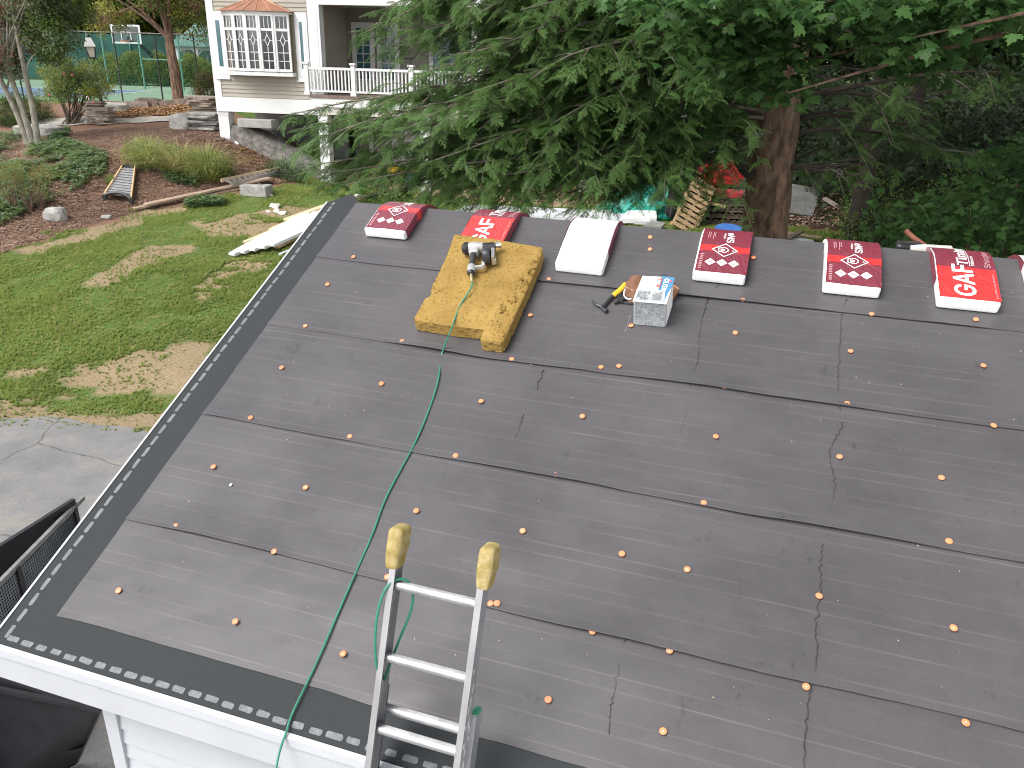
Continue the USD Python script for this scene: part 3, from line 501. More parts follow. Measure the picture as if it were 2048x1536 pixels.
        for q in np.linspace(.05, .20, 9): poly(sg.box(-.145, q, -.125, q+.009), M['print_pink'], T+.0036, 'small_print')
    elif kind == 'B':
        sheet_('printed_panel', M['wrap_maroon'], -W+.006, W+.002, .03, .985); side('printed_side', M['wrap_maroon'], .03, .97, 1); side('printed_side', M['wrap_maroon'], .20, .97, -1)
        sheet_('red_panel', M['wrap_red'], -W+.006, W+.002, .024, .330, T+.0028)
        text('GAF', .114, .038, .042+goff, 1, M['print_white'], True); text('Timberline', .060, .018, .345, 1, M['print_white'], True); text('Shingles', .034, .148, .345, 1, M['print_pink'])
        poly(sg.box(.026, .345, .030, .58), M['print_white'], T+.0042, 'lettering_rule'); text('Natural', .02, .055, .352, 1, M['print_white'])
        for q in np.linspace(.05, .28, 14): poly(sg.box(.150+rs.uniform(-.004, .004), q, .158, q+.008), M['print_pink'], T+.0038, 'small_print')
    else:
        side('printed_side', M['wrap_maroon'], .20, .97, 1); side('printed_side', M['wrap_maroon'], .30, .97, -1)
        m = MB(); v = np.array([[-.10, .045, T+.004], [.15, .06, T+.004], [.15, .064, T+.009], [-.10, .049, T+.009]]); m.add(mp(v), [[0, 1, 2, 3]]); m.build('folded_flap', M['wrap_white'], g)
    if kind in 'AC':                                            # pale print scattered over the edge of the wrapper
        for q in np.linspace(.42, .92, 26): v = np.array([[W+.0034, q, .022+rs.uniform(0, .02)], [W+.0034, q+.008, .022], [W+.0034, q+.009, .05], [W+.0034, q, .05-rs.uniform(0, .015)]]); obj('small_print', (mp(v), np.array([[0, 1, 2, 3]])), M['print_pink'], g, smooth=False)
    return g
bundle(.705, 3.47, 'A', 'maroon shingle bundle with three diamonds nearest the rake edge', .0)
bundle(1.50, 3.42, 'B', 'shingle bundle half hidden by the yellow foam pad', .01, goff=-.05)
bundle(2.275, 3.292, 'C', 'shingle bundle lying with its plain white side up', -.02)
bundle(3.228, 3.345, 'A', 'maroon diamond shingle bundle directly uphill of the felt crack beside the nail box', .0)
bundle(4.058, 3.355, 'A', 'maroon diamond shingle bundle next to the pale tool tube', .0)
bundle(4.725, 3.33, 'B', 'shingle bundle with a large red GAF panel fully in view', -.02)
bundle(5.25, 3.47, 'C', 'shingle bundle cut off by the right edge of the picture', .0)

# ------------------------------------------------------------------ foam pad
padp = sg.Polygon([(1.296, 3.470), (1.60, 3.460), (1.989, 3.420), (2.004, 3.30), (2.006, 2.9), (1.998, 2.46), (1.985, 2.438), (1.855, 2.436), (1.842, 2.45), (1.838, 2.533), (1.6, 2.528), (1.339, 2.536), (1.333, 2.60), (1.335, 2.765), (1.352, 2.775), (1.362, 2.795), (1.345, 2.84), (1.335, 2.893), (1.325, 3.18)]).buffer(-.012).buffer(.012, 3)
pm3 = slab(padp, 0.0, .10)
v, f = trimesh.remesh.subdivide_to_size(pm3.vertices, pm3.faces, .016, max_iter=14); pmesh = trimesh.Trimesh(v, f); pmesh.merge_vertices(); pmesh.fix_normals()
v = pmesh.vertices.copy(); n = pmesh.vertex_normals
big = (meshkit.fbm(v*[8, 8, 8], 3, 2)-.5)*.009; pit = np.clip(meshkit.fbm(v*[48, 85, 60], 3, 5)-.60, 0, 1)*-.07*np.clip(meshkit.fbm(v*4, 2, 8)*2.2-.6, 0, 1); rag = (meshkit.fbm(v*26, 3, 12)-.5)*.014*(np.abs(n[:, 2]) < .8)
v = v+n*(big+pit+rag)[:, None]; v[:, 2] = np.maximum(v[:, 2], .0); edge = np.array([padp.exterior.distance(sg.Point(a, b)) for a, b in v[:, :2]]); v[:, 2] -= np.where(v[:, 2] > .05, .010*np.exp(-edge/.010), 0)
lift_ = np.clip((v[:, 1]-3.35)/.14, 0, 1)*.012; v[:, 2] += .016+lift_
foam = usdkit.material(stage, '/World/Looks/foam', {'tc': ('texture_coordinate', {}), 'n': ('noise_texture', {'scale': 5, 'detail': 5}), 'n2': ('noise_texture', {'scale': 60, 'detail': 5, 'roughness': .7}), 'v': ('voronoi_texture', {'scale': 300}),
    'r': ('rgb_ramp', {'ramp': [(.3, (.25, .158, .045)), (.7, (.35, .23, .072))]}), 'pr': ('rgb_ramp', {'ramp': [(.30, (0, 0, 0)), (.42, (1, 1, 1))]}), 'b': ('bump', {'strength': .7, 'distance': .012}), 'p': ('principled_bsdf', {'roughness': .95, 'specular_ior_level': .1})},
    [('tc.object', 'n.vector'), ('tc.object', 'n2.vector'), ('n.fac', 'r.fac'), ('n2.fac', 'pr.fac'), ('pr.color', 'b.height'), ('b.normal', 'p.normal'), ('r.color', 'p.base_color')], surface='p.BSDF')
single('foam_pad', (to_roof(v), pmesh.faces), foam, 'worn mustard yellow foam pad with a notched lower edge, lying under the nail gun', 'foam pad', smooth=45)

# ------------------------------------------------------------------ nail gun on the pad, its hose
a16 = math.radians(17); GX_ = np.array([math.cos(a16), math.sin(a16), 0]); GY_ = np.array([-math.sin(a16), math.cos(a16), 0])
GO = np.array([1.447, 3.245, .124]); RG = np.stack([RMAT @ GX_, RMAT @ GY_, N_], 1); gl = lambda x, y, z=0: roof(*(GO+GX_*x+GY_*y+np.array([0, 0, z])))
gun = thing('nail_gun', 'grey and black coil nail gun lying on the yellow foam pad', 'nail gun', tuple(gl(.1, -.1)))
pm('gun_grey', (.42, .42, .41), .4, .15, 20, metallic=.35, bump=.1); pm('rubber', (.03, .03, .032), .7, .3, 20)
X_, Y_ = RG[:, 0], RG[:, 1]
b = MB(); b.lathe([(0, .03), (.040, .03), (.043, .04), (.043, .10), (.040, .105), (.040, .135), (.034, .15), (0, .152)], gl(0, 0, .046), X_, 20); rb_ = rounded((.07, .05, .055), .012); b.add(rb_.vertices @ RG.T+gl(.085, -.05, .046), rb_.faces); b.build('body', M['gun_grey'], gun, smooth=40)
b = MB(); b.lathe([(0, -.004), (.026, -.002), (.040, .01), (.0455, .024), (.0455, .040), (.042, .046)], gl(0, 0, .046), X_, 20)
for k in range(6): b.lathe([(.0465, .020+k*.0045), (.0472, .0215+k*.0045), (.0465, .023+k*.0045)], gl(0, 0, .046), X_, 20)
b.build('exhaust_cap', M['black_plastic'], gun, smooth=40)
b = MB(); b.tube(curve([gl(.082, -.045, .046), gl(.078, -.12, .044), gl(.074, -.19, .040)], 8), [.024, .023, .022, .021, .0205, .021, .022, .023], 12); b.build('handle', M['rubber'], gun)
b = MB(); b.lathe([(0, -.03), (.027, -.03), (.029, -.02), (.029, .03), (.026, .038), (0, .038)], gl(.072, -.232, .038), Y_, 18); b.build('handle_collar', M['gun_grey'], gun)
b = MB(); b.lathe([(0, -.018), (.022, -.018), (.028, -.008), (.029, .004), (0, .004)], gl(.071, -.264, .036), Y_, 18); b.build('handle_end', M['black_plastic'], gun)
b = MB(); b.lathe([(0, 0), (.046, 0), (.058, .008), (.060, .03), (.060, .045), (.056, .055), (0, .058)], gl(.150, -.125, .060), X_, 22); b.build('magazine', M['black_plastic'], gun, smooth=40)
b = MB(); b.lathe([(.0615, .018), (.0625, .02), (.0625, .03), (.0615, .032)], gl(.150, -.125, .060), X_, 22)
for k in range(10): t_ = k*math.pi/5; b.box(gl(.149, -.125+.04*math.cos(t_), .06+.04*math.sin(t_)), (.004, .006, .006), RG)
b.build('magazine_rib', M['dark_steel'], gun)
b = MB(); b.box(gl(.225, -.12, .05), (.022, .105, .07), RG); b.box(gl(.236, -.165, .045), (.02, .03, .03), RG); b.build('magazine_plate', M['steel'], gun)
b = MB(); b.box(gl(.115, -.215, .04), (.075, .018, .022), RG); b.box(gl(.155, -.19, .04), (.02, .05, .03), RG); b.build('magazine_arm', M['gun_grey'], gun)
b = MB(); b.lathe([(0, 0), (.024, 0), (.022, .04), (.018, .09), (.0, .092)], gl(.15, 0, .046), X_, 12); b.box(gl(.20, -.03, .05), (.075, .04, .04), RG); b.box(gl(.215, -.055, .06), (.03, .05, .03), RG); b.box(gl(.185, .012, .062), (.09, .012, .016), RG); b.build('nose', M['dark_steel'], gun)
b = MB(); b.tube([gl(.235, .0, .046), gl(.255, .003, .046), gl(.265, .004, .046), gl(.278, .005, .046)], [.014, .013, .018, .020], 12); b.box(gl(.25, .022, .05), (.02, .03, .012), RG); b.build('contact_tip', M['steel'], gun)
b = MB(); b.tube(curve([gl(.105, -.06, .03), gl(.125, -.085, .03), gl(.118, -.11, .03)], 6), .006, 6); b.build('trigger', M['black_plastic'], gun)
b = MB(); b.tube([gl(.071, -.28, .035), gl(.073, -.30, .034), gl(.076, -.33, .032), gl(.079, -.352, .03)], [.011, .009, .011, .008], 10); b.build('hose_coupling', pm('brass', (.55, .46, .26), .35, .2, 20, metallic=.7), gun)
pm('hose_green', (.03, .19, .12), .38, .12, 5)
c0 = GO+GX_*.079-GY_*.352
hp = [(c0[0], c0[1], .150), (c0[0]+.012, c0[1]-.03, .152)]
for x, y, h in ((927, 600, .125), (912, 632, .118), (897, 672, .118)): hp.append((*uv(x, y, h), h))
for x, y in ((885, 703), (879, 745), (868, 790), (848, 845), (820, 905), (790, 960), (768, 1005), (748, 1060), (718, 1130), (694, 1185), (668, 1245), (640, 1310), (612, 1370), (590, 1415), (578, 1445)): hp.append((*uv(x, y, .016), .016))
hw = [roof(*p) for p in hp]
ee = ev(0, 0, 0)
hw += [plane_hit(573, 1463, .02), plane_hit(571, 1475, .0)-HK*.02, plane_hit(572, 1500, -.02)-HK*.09-Z3*.05, plane_hit(574, 1530, -.04)-HK*.13-Z3*.16, plane_hit(575, 1530, 0)-HK*.22-Z3*.6, plane_hit(578, 1530, 0)-HK*.22-Z3*1.5]
hw.append(np.array([hw[-1][0], hw[-1][1], .03]))
b = MB(); b.tube(curve(hw, 170), .0056, 8); single('air_hose', b.mesh(), M['hose_green'], 'long green air hose running from the nail gun down over the eave', 'air hose')

# ------------------------------------------------------------------ nail box on the felt
bx = thing('nail_box', 'torn cardboard nail box wrapped in printed paper, standing on the felt', 'nail box', tuple(roof(2.75, 2.85)))
pm('paper_grey', (.40, .42, .43), .8, .2, 9, bump=.2); pm('box_white', (.80, .79, .77), .7, .05, 9, bump=.15); pm('box_blue', (.06, .20, .36), .6, .15, 9); pm('cardboard', (.42, .31, .22), .85, .15, 9); pm('box_red', (.62, .10, .08), .6, .1); pm('ink', (.14, .155, .17), .8, .3, 30)
BO = np.array([2.752, 2.852, .010]); bw, bd, bh = .205, .23, .212
bl = lambda x, y, z: roof(BO[0]+x+.04*y, BO[1]+y+.05*x, BO[2]+z)
def bmap(v): return bl(v[:, 0], v[:, 1], v[:, 2])
m = rounded((bw, bd, bh), .007, (bw/2, bd/2, bh/2)); obj('carton', (bmap(m.vertices), m.faces), M['paper_grey'], bx, smooth=50)
def face(name, mat, p): obj(name, (bmap(np.array(p)), np.array([[0, 1, 2, 3]])), mat, bx, smooth=False)
zt_ = bh+.003
face('lid_flap', M['box_white'], [(.0, .095, zt_+.001), (.13, .10, zt_+.002), (.125, bd+.008, zt_+.003), (.004, bd+.006, zt_+.003)])
face('lid_flap', M['box_blue'], [(.125, .02, zt_+.0005), (bw+.003, .0, zt_+.001), (bw+.004, bd+.008, zt_+.006), (.125, bd+.02, zt_+.003)])
face('lid_edge', M['box_white'], [(bw-.014, -.0, zt_+.0016), (bw+.0035, .0, zt_+.0018), (bw+.0045, .13, zt_+.004), (bw-.004, .13, zt_+.003)])
face('newsprint', M['paper_grey'], [(-.002, -.004, zt_+.0012), (bw-.012, -.004, zt_+.0014), (bw-.03, .108, zt_+.0042), (-.002, .098, zt_+.0042)])
face('side_paper', M['box_white'], [(bw+.0025, .0, .01), (bw+.0025, bd*.9, .01), (bw+.0025, bd*.9, bh*.9), (bw+.0025, .0, bh*.92)])
for s, cap, x, y, mat in (('QUIK', .030, .150, .225, 'print_white'), ('STIK', .026, .110, .225, 'box_red')):
    t = meshkit.text_mesh(s, cap, .0006, True); v = t.vertices; q = np.column_stack([x+v[:, 1], y-v[:, 0]*1.15, zt_+.006+v[:, 2]]); obj('lettering', (bmap(q), t.faces), M[mat], bx, smooth=False)
face('red_mark', M['box_red'], [(.182, .19, zt_+.0075), (.198, .19, zt_+.0075), (.198, .205, zt_+.0078), (.182, .205, zt_+.0078)])
ink = MB(); r5 = np.random.default_rng(5)
def iq(front, x0, x1, y0, y1):
    p = [(x0, y0), (x1, y0), (x1, y1), (x0, y1)]; ink.add(bmap(np.array([(x, -.0022, y) if front else (x, y, zt_+.0062) for x, y in p])), [[0, 1, 2, 3]])
for front, c0_, c1_, y0, y1 in ((1, .012, .058, .02, .195), (1, .070, .128, .012, .195), (1, .140, .195, .012, .195), (0, .012, .09, .008, .086), (0, .105, .165, .008, .086)):
    y = y0
    while y < y1:
        x = c0_
        while x < c1_-.004:
            w = r5.uniform(.006, .022)
            if r5.random() < .8: iq(front, x, min(x+w, c1_), y, y+.0036)
            x += w+.004
        y += .0090
    if front: iq(front, c1_+.003, c1_+.0042, y0, y1)
obj('printed_columns', ink.mesh(), M['ink'], bx, smooth=False)
b = MB(); b.add(bmap(np.array([(-.004, -.006, bh-.006), (bw+.003, -.007, bh-.008), (bw+.003, -.003, bh+.006), (-.004, -.002, bh+.007)])), [[0, 1, 2, 3]]); b.build('torn_edge', M['box_white'], bx)

# ------------------------------------------------------------------ tool belt behind the box, hammer, loose nail
tb = thing('tool_belt', 'brown leather tool belt with black buckle, crumpled behind the nail box', 'tool belt', tuple(roof(2.85, 3.05)))
pm('leather', (.16, .065, .032), .7, .3, 12, bump=.3); pm('leather_edge', (.38, .23, .14), .8, .2, 12)
def uvp(x, y, h): return roof(*uv(x, y, h), h)
def pouch(name, pts, hs, mat, thick=.012):
    top = np.array([uvp(x, y, h) for (x, y), h in zip(pts, hs)]); c = top.mean(0); ring2 = top-N_*thick; n = len(top); V = np.vstack([top, ring2, [c+N_*.012], [c-N_*thick]])
    F = []
    for i in range(n): j = (i+1) % n; F += [[i, j, n*2], [n+j, n+i, 2*n+1], [i, n+i, n+j], [i, n+j, j]]
    m = trimesh.Trimesh(V, F); m.fix_normals(); v, f = trimesh.remesh.subdivide_to_size(m.vertices, m.faces, .025, max_iter=8); m = trimesh.Trimesh(v, f); m.merge_vertices(); v = m.vertices+m.vertex_normals*((meshkit.fbm(m.vertices*22, 3, 6)-.5)*.018)[:, None]
    return obj(name, (v, m.faces), mat, tb, smooth=True)
pouch('pouch', [(1246, 572), (1262, 554), (1278, 549), (1290, 556), (1282, 585), (1266, 592), (1250, 590)], [.05, .10, .12, .10, .05, .03, .03], M['leather'])
pouch('pouch', [(1330, 566), (1352, 570), (1359, 577), (1346, 600), (1341, 609), (1330, 606), (1326, 590)], [.07, .09, .08, .03, .02, .03, .05], M['leather'])
pouch('pouch', [(1250, 592), (1268, 574), (1276, 590), (1270, 606), (1258, 604)], [.03, .06, .05, .03, .02], M['leather'])
pouch('pad', [(1322, 550), (1334, 548), (1346, 560), (1353, 574), (1340, 578), (1326, 572)], [.09, .10, .09, .06, .05, .06], M['rubber'])
for pts in ([(1246, 573, .055), (1258, 577, .055), (1268, 583, .055)], [(1332, 568, .075), (1350, 573, .085), (1358, 578, .08)], [(1336, 578, .075), (1331, 592, .05), (1331, 606, .03)]):
    b = MB(); b.tube(curve([uvp(*p) for p in pts], 8), .005, 6); b.build('leather_trim', M['leather_edge'], tb)
b = MB(); b.tube(curve([uvp(1266, 600, .03), uvp(1250, 597, .025), uvp(1236, 600, .02), uvp(1230, 603, .015)], 14), .014, 4); b.tube(curve([uvp(1268, 606, .02), uvp(1250, 606, .015), uvp(1240, 604, .014)], 10), .010, 4); b.build('strap', M['rubber'], tb)
b = MB()
for x in (1237, 1241, 1245): b.beam(uvp(x, 590, .035), uvp(x-.5, 602, .03), .008, .012, up=N_)
b.beam(uvp(1235, 590, .034), uvp(1247, 591, .034), .010, .012, up=N_); b.beam(uvp(1234, 602, .03), uvp(1246, 603, .03), .010, .012, up=N_); b.beam(uvp(1246, 600, .02), uvp(1229, 607, .02), .012, .01, up=N_); b.build('buckle', M['black_plastic'], tb)
b = MB(); b.tube(curve([uvp(1252, 577, .05), uvp(1248, 584, .04), uvp(1250, 594, .035), uvp(1256, 598, .035), uvp(1263, 597, .04)], 16), .0045, 6); b.build('cord_loop', M['box_white'], tb)
hm = thing('hammer', 'yellow gripped claw hammer leaning from the tool belt', 'hammer', tuple(uvp(1215, 605, 0)))
pm('grip_yellow', (.70, .42, .015), .5, .1, 20)
b = MB(); b.tube(curve([uvp(1251, 568, .05), uvp(1244, 576, .044), uvp(1234, 585, .036), uvp(1226, 592, .03)], 10), [.016, .018, .0175, .017, .017, .017, .0175, .018, .018, .016], 10); b.build('grip', M['grip_yellow'], hm)
b = MB(); b.tube(curve([uvp(1226, 592, .03), uvp(1217, 601, .026), uvp(1207, 614, .022)], 8), [.015, .013, .012, .012, .012, .013, .014, .014], 10); b.build('shaft', M['black_plastic'], hm)
b = MB(); H0_ = uvp(1207, 616, .024); b.tube(curve([uvp(1206, 617, .024), uvp(1200, 612, .026), uvp(1193, 609, .03), uvp(1187, 605, .026), uvp(1184, 600, .020)], 10), np.linspace(.013, .0035, 10), 8); b.tube([uvp(1203, 614, .024), uvp(1208, 619, .024), uvp(1210, 620, .024), uvp(1214, 623, .024)], [.013, .012, .0165, .0165], 12); b.build('head', M['dark_steel'], hm)
b = MB(); b.tube([uvp(1260, 633, .008), uvp(1250, 664, .008)], .0028, 6); b.lathe([(0, 0), (.006, 0), (.006, .003), (0, .003)], uvp(1260, 633, .008), uvp(1260, 633, .008)-uvp(1250, 664, .008), 8); single('loose_nail', b.mesh(), M['steel'], 'single long steel nail lying on the felt beside the nail box', 'nail')
# scraps
r6 = np.random.default_rng(6)
b = MB(); p = roof(*uv(463, 972), .012); b.box(p, (.013, .018, .004), RMAT); single('paper_scrap', b.mesh(), M['box_white'], 'tiny white scrap on the felt between two cap nails near the rake', 'scrap')
cr = MB()
for _ in range(120):
    u, v = r6.uniform(.3, 5.6), r6.uniform(.2, 3.8); s = r6.uniform(.0012, .0036); a = r6.uniform(0, 6); d = np.array([math.cos(a), math.sin(a), 0]); cr.beam(roof(u, v, .0125), roof(u+d[0]*s*2, v+d[1]*s*2, .0125), s, .002, up=N_)
single('roof_debris', cr.mesh(), M['pale_wood'], kind='stuff', smooth=False)

# ------------------------------------------------------------------ tool lying over the ridge at the right
tl = thing('pole_tool', 'pale tube with a dark head and a brown wooden handle, lying over the ridge', 'tool', tuple(uvp(1830, 500, 0)))
pm('tube_pale', (.50, .50, .46), .45, .1, 5); pm('handle_red', (.17, .055, .03), .6, .3, 10)
q = lambda x, y, dv: EYE+ray(x, y)*(((roof(4.3, RIDGE+dv)-EYE) @ CR[2]))
b = MB(); b.tube([q(1818, 500, .12), q(1840, 500, .10), q(1862, 501, .08), q(1900, 503, .06)], [.038, .042, .040, .040], 14); b.build('tube', M['tube_pale'], tl)
b = MB(); b.beam(q(1797, 487, .14), q(1840, 489, .12), .07, .03); b.add(hull([(q(1800, 494, .13), .03), (q(1822, 497, .13), .035), (q(1836, 490, .12), .012)])); b.tube([q(1803, 500, .13), q(1797, 506, .12), q(1792, 512, .11)], .012, 6); b.build('head', M['black_plastic'], tl)
b = MB(); b.tube(curve([q(1812, 461, .30), q(1828, 476, .26), q(1845, 488, .22), q(1860, 501, .16)], 8), .018, 10); b.build('handle', M['handle_red'], tl)

# ------------------------------------------------------------------ ladder against the eave
LP = EYE+ray(787, 1168)*3.18; LEAN = math.radians(20); LD = -HK*math.sin(LEAN)-Z3*math.cos(LEAN); LN_ = np.cross(E_, LD); LN_ = LN_ if LN_ @ HK > 0 else -LN_
LS = .385; ladL = (LP[2]-.02)/math.cos(LEAN)
lad = thing('extension_ladder', 'aluminium extension ladder leaning on the eave with yellow rail covers', 'ladder', tuple((LP+LD*ladL+E_*LS/2)*[1, 1, 0]))
lf = lambda a, d, n: LP+E_*a+LD*d+LN_*n                    # across, down, towards the roof
LR = np.stack([E_, LD, LN_], 1)
def rail(a, d0, d1, n, sgn, name):
    b = MB(); L = d1-d0; c = (d0+d1)/2
    b.box(lf(a, c, n), (.0035, L, .078), LR)
    for k in (-1, 1): b.box(lf(a-sgn*.012, c, n+k*.0375), (.026, L, .0035), LR)
    return b.build(name, M['aluminium'], lad, smooth=False)
rail(-.008, -.10, ladL-.3, 0, -1, 'fly_rail'); rail(LS+.008, -.10, ladL-.3, 0, 1, 'fly_rail')
rail(-.030, .47, ladL, .070, -1, 'base_rail'); rail(LS+.030, .47, ladL, .070, 1, 'base_rail')
def rung(d, n, a0, a1):
    b = MB(); ring = []
    for t_ in np.linspace(0, 2*np.pi, 14)[:-1]: ring.append((.0175*math.cos(t_)*(1 if math.sin(t_) < 0 else 1.0), .0165*math.sin(t_)))
    ring = [(x*1.35, min(y*1.25, .014)) for x, y in ring]; k = len(ring); V = np.vstack([[lf(a, d-y, n+x) for x, y in ring] for a in (a0, a1)]); F = [[i, (i+1) % k, k+(i+1) % k, k+i] for i in range(k)]
    b.add(V, F)
    for q in (-.012, -.004, .004, .012): b.box(lf((a0+a1)/2, d-.0147, n+q), (a1-a0, .0022, .0022), LR)
    b.build('rung', M['aluminium'], lad, smooth=40)
for k in range(13): rung(.305*k, 0, -.008, LS+.008)
for k in range(10): rung(.305*k+.555, .070, -.028, LS+.028)
pm('mitt_yellow', (.36, .26, .06), .7, .25, 22, bump=.4, bscale=60, col2=(.42, .34, .16))
for a in (-.004, LS+.004):
    import manifold3d as mf
    pts = [(lf(a+x, d, n), r) for x, d, n, r in ((-.012, -.085, -.030, .016), (.012, -.085, -.030, .016), (-.012, -.085, .028, .016), (.012, -.085, .028, .016), (-.012, -.150, -.034, .020), (.012, -.150, -.034, .020), (-.012, -.150, .034, .020), (.012, -.150, .034, .020))]
    pts2 = [(lf(a+x, d, n), r) for x, d, n, r in ((-.010, -.150, -.028, .024), (.010, -.150, -.028, .024), (-.010, -.150, .040, .024), (.010, -.150, .040, .024), (-.010, -.218, -.026, .024), (.010, -.218, -.026, .024), (-.010, -.222, .040, .024), (.010, -.222, .040, .024))]
    def man(bl_): return mf.Manifold.batch_hull([mf.Manifold.sphere(float(r), 16).translate([float(x) for x in p]) for p, r in bl_])
    mm = (man(pts)+man(pts2)).refine_to_length(.012).to_mesh(); tm = trimesh.Trimesh(mm.vert_properties[:, :3], mm.tri_verts); tm.merge_vertices(); trimesh.smoothing.filter_taubin(tm, iterations=4)
    tm.vertices += tm.vertex_normals*((meshkit.fbm(tm.vertices*60, 3, 4)-.5)*.003)[:, None]
    obj('rail_cover', (tm.vertices, tm.faces), M['mitt_yellow'], lad, smooth=True)
for a, s in ((-.030, -1), (LS+.030, 1)):
    b = MB(); b.box(lf(a-s*.012, .462, .072), (.024, .016, .05), LR); b.build('rail_cap', pm('cap_green', (.04, .25, .14), .5, .2, 20) if 'cap_green' not in M else M['cap_green'], lad)
# dents and glue on the rails
b = MB(); r7 = np.random.default_rng(8)
for _ in range(26): d = r7.uniform(.25, 1.2); b.box(lf(LS+.0102, d, r7.uniform(-.03, .03)), (.0008, r7.uniform(.006, .04), r7.uniform(.003, .012)), LR)
obj('paint_smear', b.mesh(), M['print_white'], lad, smooth=False)
hk = [lf(a, d, n) for a, d, n in ((.005, .42, -.01), (-.018, .30, -.045), (-.03, .16, -.055), (-.022, .05, -.052), (.01, -.022, -.03), (.045, -.03, .0), (.07, .01, .03), (.075, .09, .045), (.05, .20, .045), (.02, .32, .04), (.0, .42, .03))]
b = MB(); b.tube(curve(hk, 70), .0058, 8); single('cord_on_ladder', b.mesh(), M['hose_green'], 'loop of green cord hung over the top rung of the ladder', 'cord')
# ------------------------------------------------------------------ black trailer at the garage
pm('trailer_black', (.010, .010, .012), .42, .35, 3, bump=.08); pm('rail_grey', (.20, .195, .185), .6, .25, 8)
def hz(x, y, z):
    d = ray(x, y); return EYE+d*((z-EYE[2])/d[2])
ta, tb_ = hz(150, 1012, 1.35), hz(0, 1165, 1.35); td = tb_-ta; TW0 = np.linalg.norm(td); td /= TW0; ts = np.array([td[1], -td[0], 0]); ts = ts if ts[0] < 0 else -ts   # along towards us, sideways away from the garage
tl_ = lambda l, w, z: np.array([ta[0], ta[1], 0])+td*l+ts*w+Z3*z
trl = thing('trailer', 'black utility trailer with mesh side, parked beside the garage', 'trailer', tuple(tl_(1.3, .8, 0)))
TR = np.stack([td, ts, Z3], 1)
TLEN, TWID = 3.9, .42
b = MB(); b.box(tl_(TLEN/2, TWID/2, .48), (TLEN, TWID, .06), TR); b.build('bed', M['trailer_black'], trl)
fa, fb_ = hz(147, 998, 1.42), hz(0, 1091, 1.42); fd = (fb_-fa)/np.linalg.norm(fb_-fa); fe_ = fa+fd*4.2; b = MB(); b.box((fa+fe_)/2*[1, 1, 0]+Z3*.95, (4.2, .04, .95), np.stack([fd, np.array([fd[1], -fd[0], 0]), Z3], 1)); b.build('side_panel', M['trailer_black'], trl)
b = MB(); b.box(tl_(TLEN/2-.1, 0, 1.35), (TLEN+.1, .035, .04), TR); b.build('top_rail', M['rail_grey'], trl)
for l in (0.03, .95, 1.9, 2.85, 3.8): b = MB(); b.box(tl_(l, 0, .92), (.05, .05, .84), TR); b.build('post', M['trailer_black'], trl)
b = MB()
for z in np.arange(.86, 1.33, .030): b.box(tl_(TLEN/2, -.002, z), (TLEN, .006, .006), TR)
for l in np.arange(.03, TLEN, .030): b.box(tl_(l, .003, 1.09), (.006, .006, .48), TR)
b.build('mesh_panel', pm('mesh_grey', (.10, .11, .125), .5, .2, 5), trl, smooth=False)
b = MB(); b.box(tl_(TLEN/2, .0, .68), (TLEN, .02, .36), TR); b.build('lower_panel', M['trailer_black'], trl)
for l in (1.5, 2.35): b = MB(); b.lathe([(0, -.09), (.2, -.09), (.33, -.08), (.35, -.05), (.35, .05), (.33, .08), (.2, .09), (0, .09)], tl_(l, -.13, .35), ts, 24); w_ = b.build('wheel', M['rubber'], trl); b = MB(); b.lathe([(.19, -.092), (.17, -.07), (.05, -.06), (0, -.06)], tl_(l, -.13, .35), ts, 20); b.build('rim', M['rail_grey'], w_)
b = MB(); b.box(tl_(2.3, .35, .66), (1.5, .45, .3), TR); single('red_crate', rounded((1.4, .4, .26), .03).vertices @ TR.T+tl_(2.5, .3, .76) if False else b.mesh(), pm('crate_red', (.30, .03, .03), .5, .3, 6), 'red box glimpsed through the trailer mesh', 'box')
# the black sheet standing on the driveway at the eave corner
q4 = [hz(-40, 1330, 1.65), hz(212, 1398, 1.55), hz(165, 1500, .05), hz(-80, 1640, .05)]
q4[2] = np.append(hz(152, 1530, .03)[:2], .03)
b = MB(); nrm = np.cross(q4[1]-q4[0], q4[3]-q4[0]); nrm /= np.linalg.norm(nrm)
bk = [p+nrm*.03*(1 if nrm[1] > 0 else -1) for p in q4]; b.quad(*q4); b.quad(*bk[::-1]); [b.quad(q4[i], bk[i], bk[(i+1) % 4], q4[(i+1) % 4]) for i in range(4)]
rp = thing('ramp_gate', 'flat black ramp gate standing under the near roof corner', 'ramp', tuple(q4[3]))
b.build('panel', M['trailer_black'], rp, smooth=False)
b = MB(); b.beam(q4[0]*.9+q4[3]*.1+np.array([0, -.02, 0]), q4[1]*.9+q4[2]*.1+np.array([0, -.02, 0]), .03, .03); b.build('stiffener', M['black_metal'], rp); b = MB(); b.beam(q4[0]*.35+q4[3]*.65+np.array([0, -.02, 0]), q4[1]*.35+q4[2]*.65+np.array([0, -.02, 0]), .03, .03); b.build('stiffener', M['rail_grey'] if False else M['black_metal'], rp)

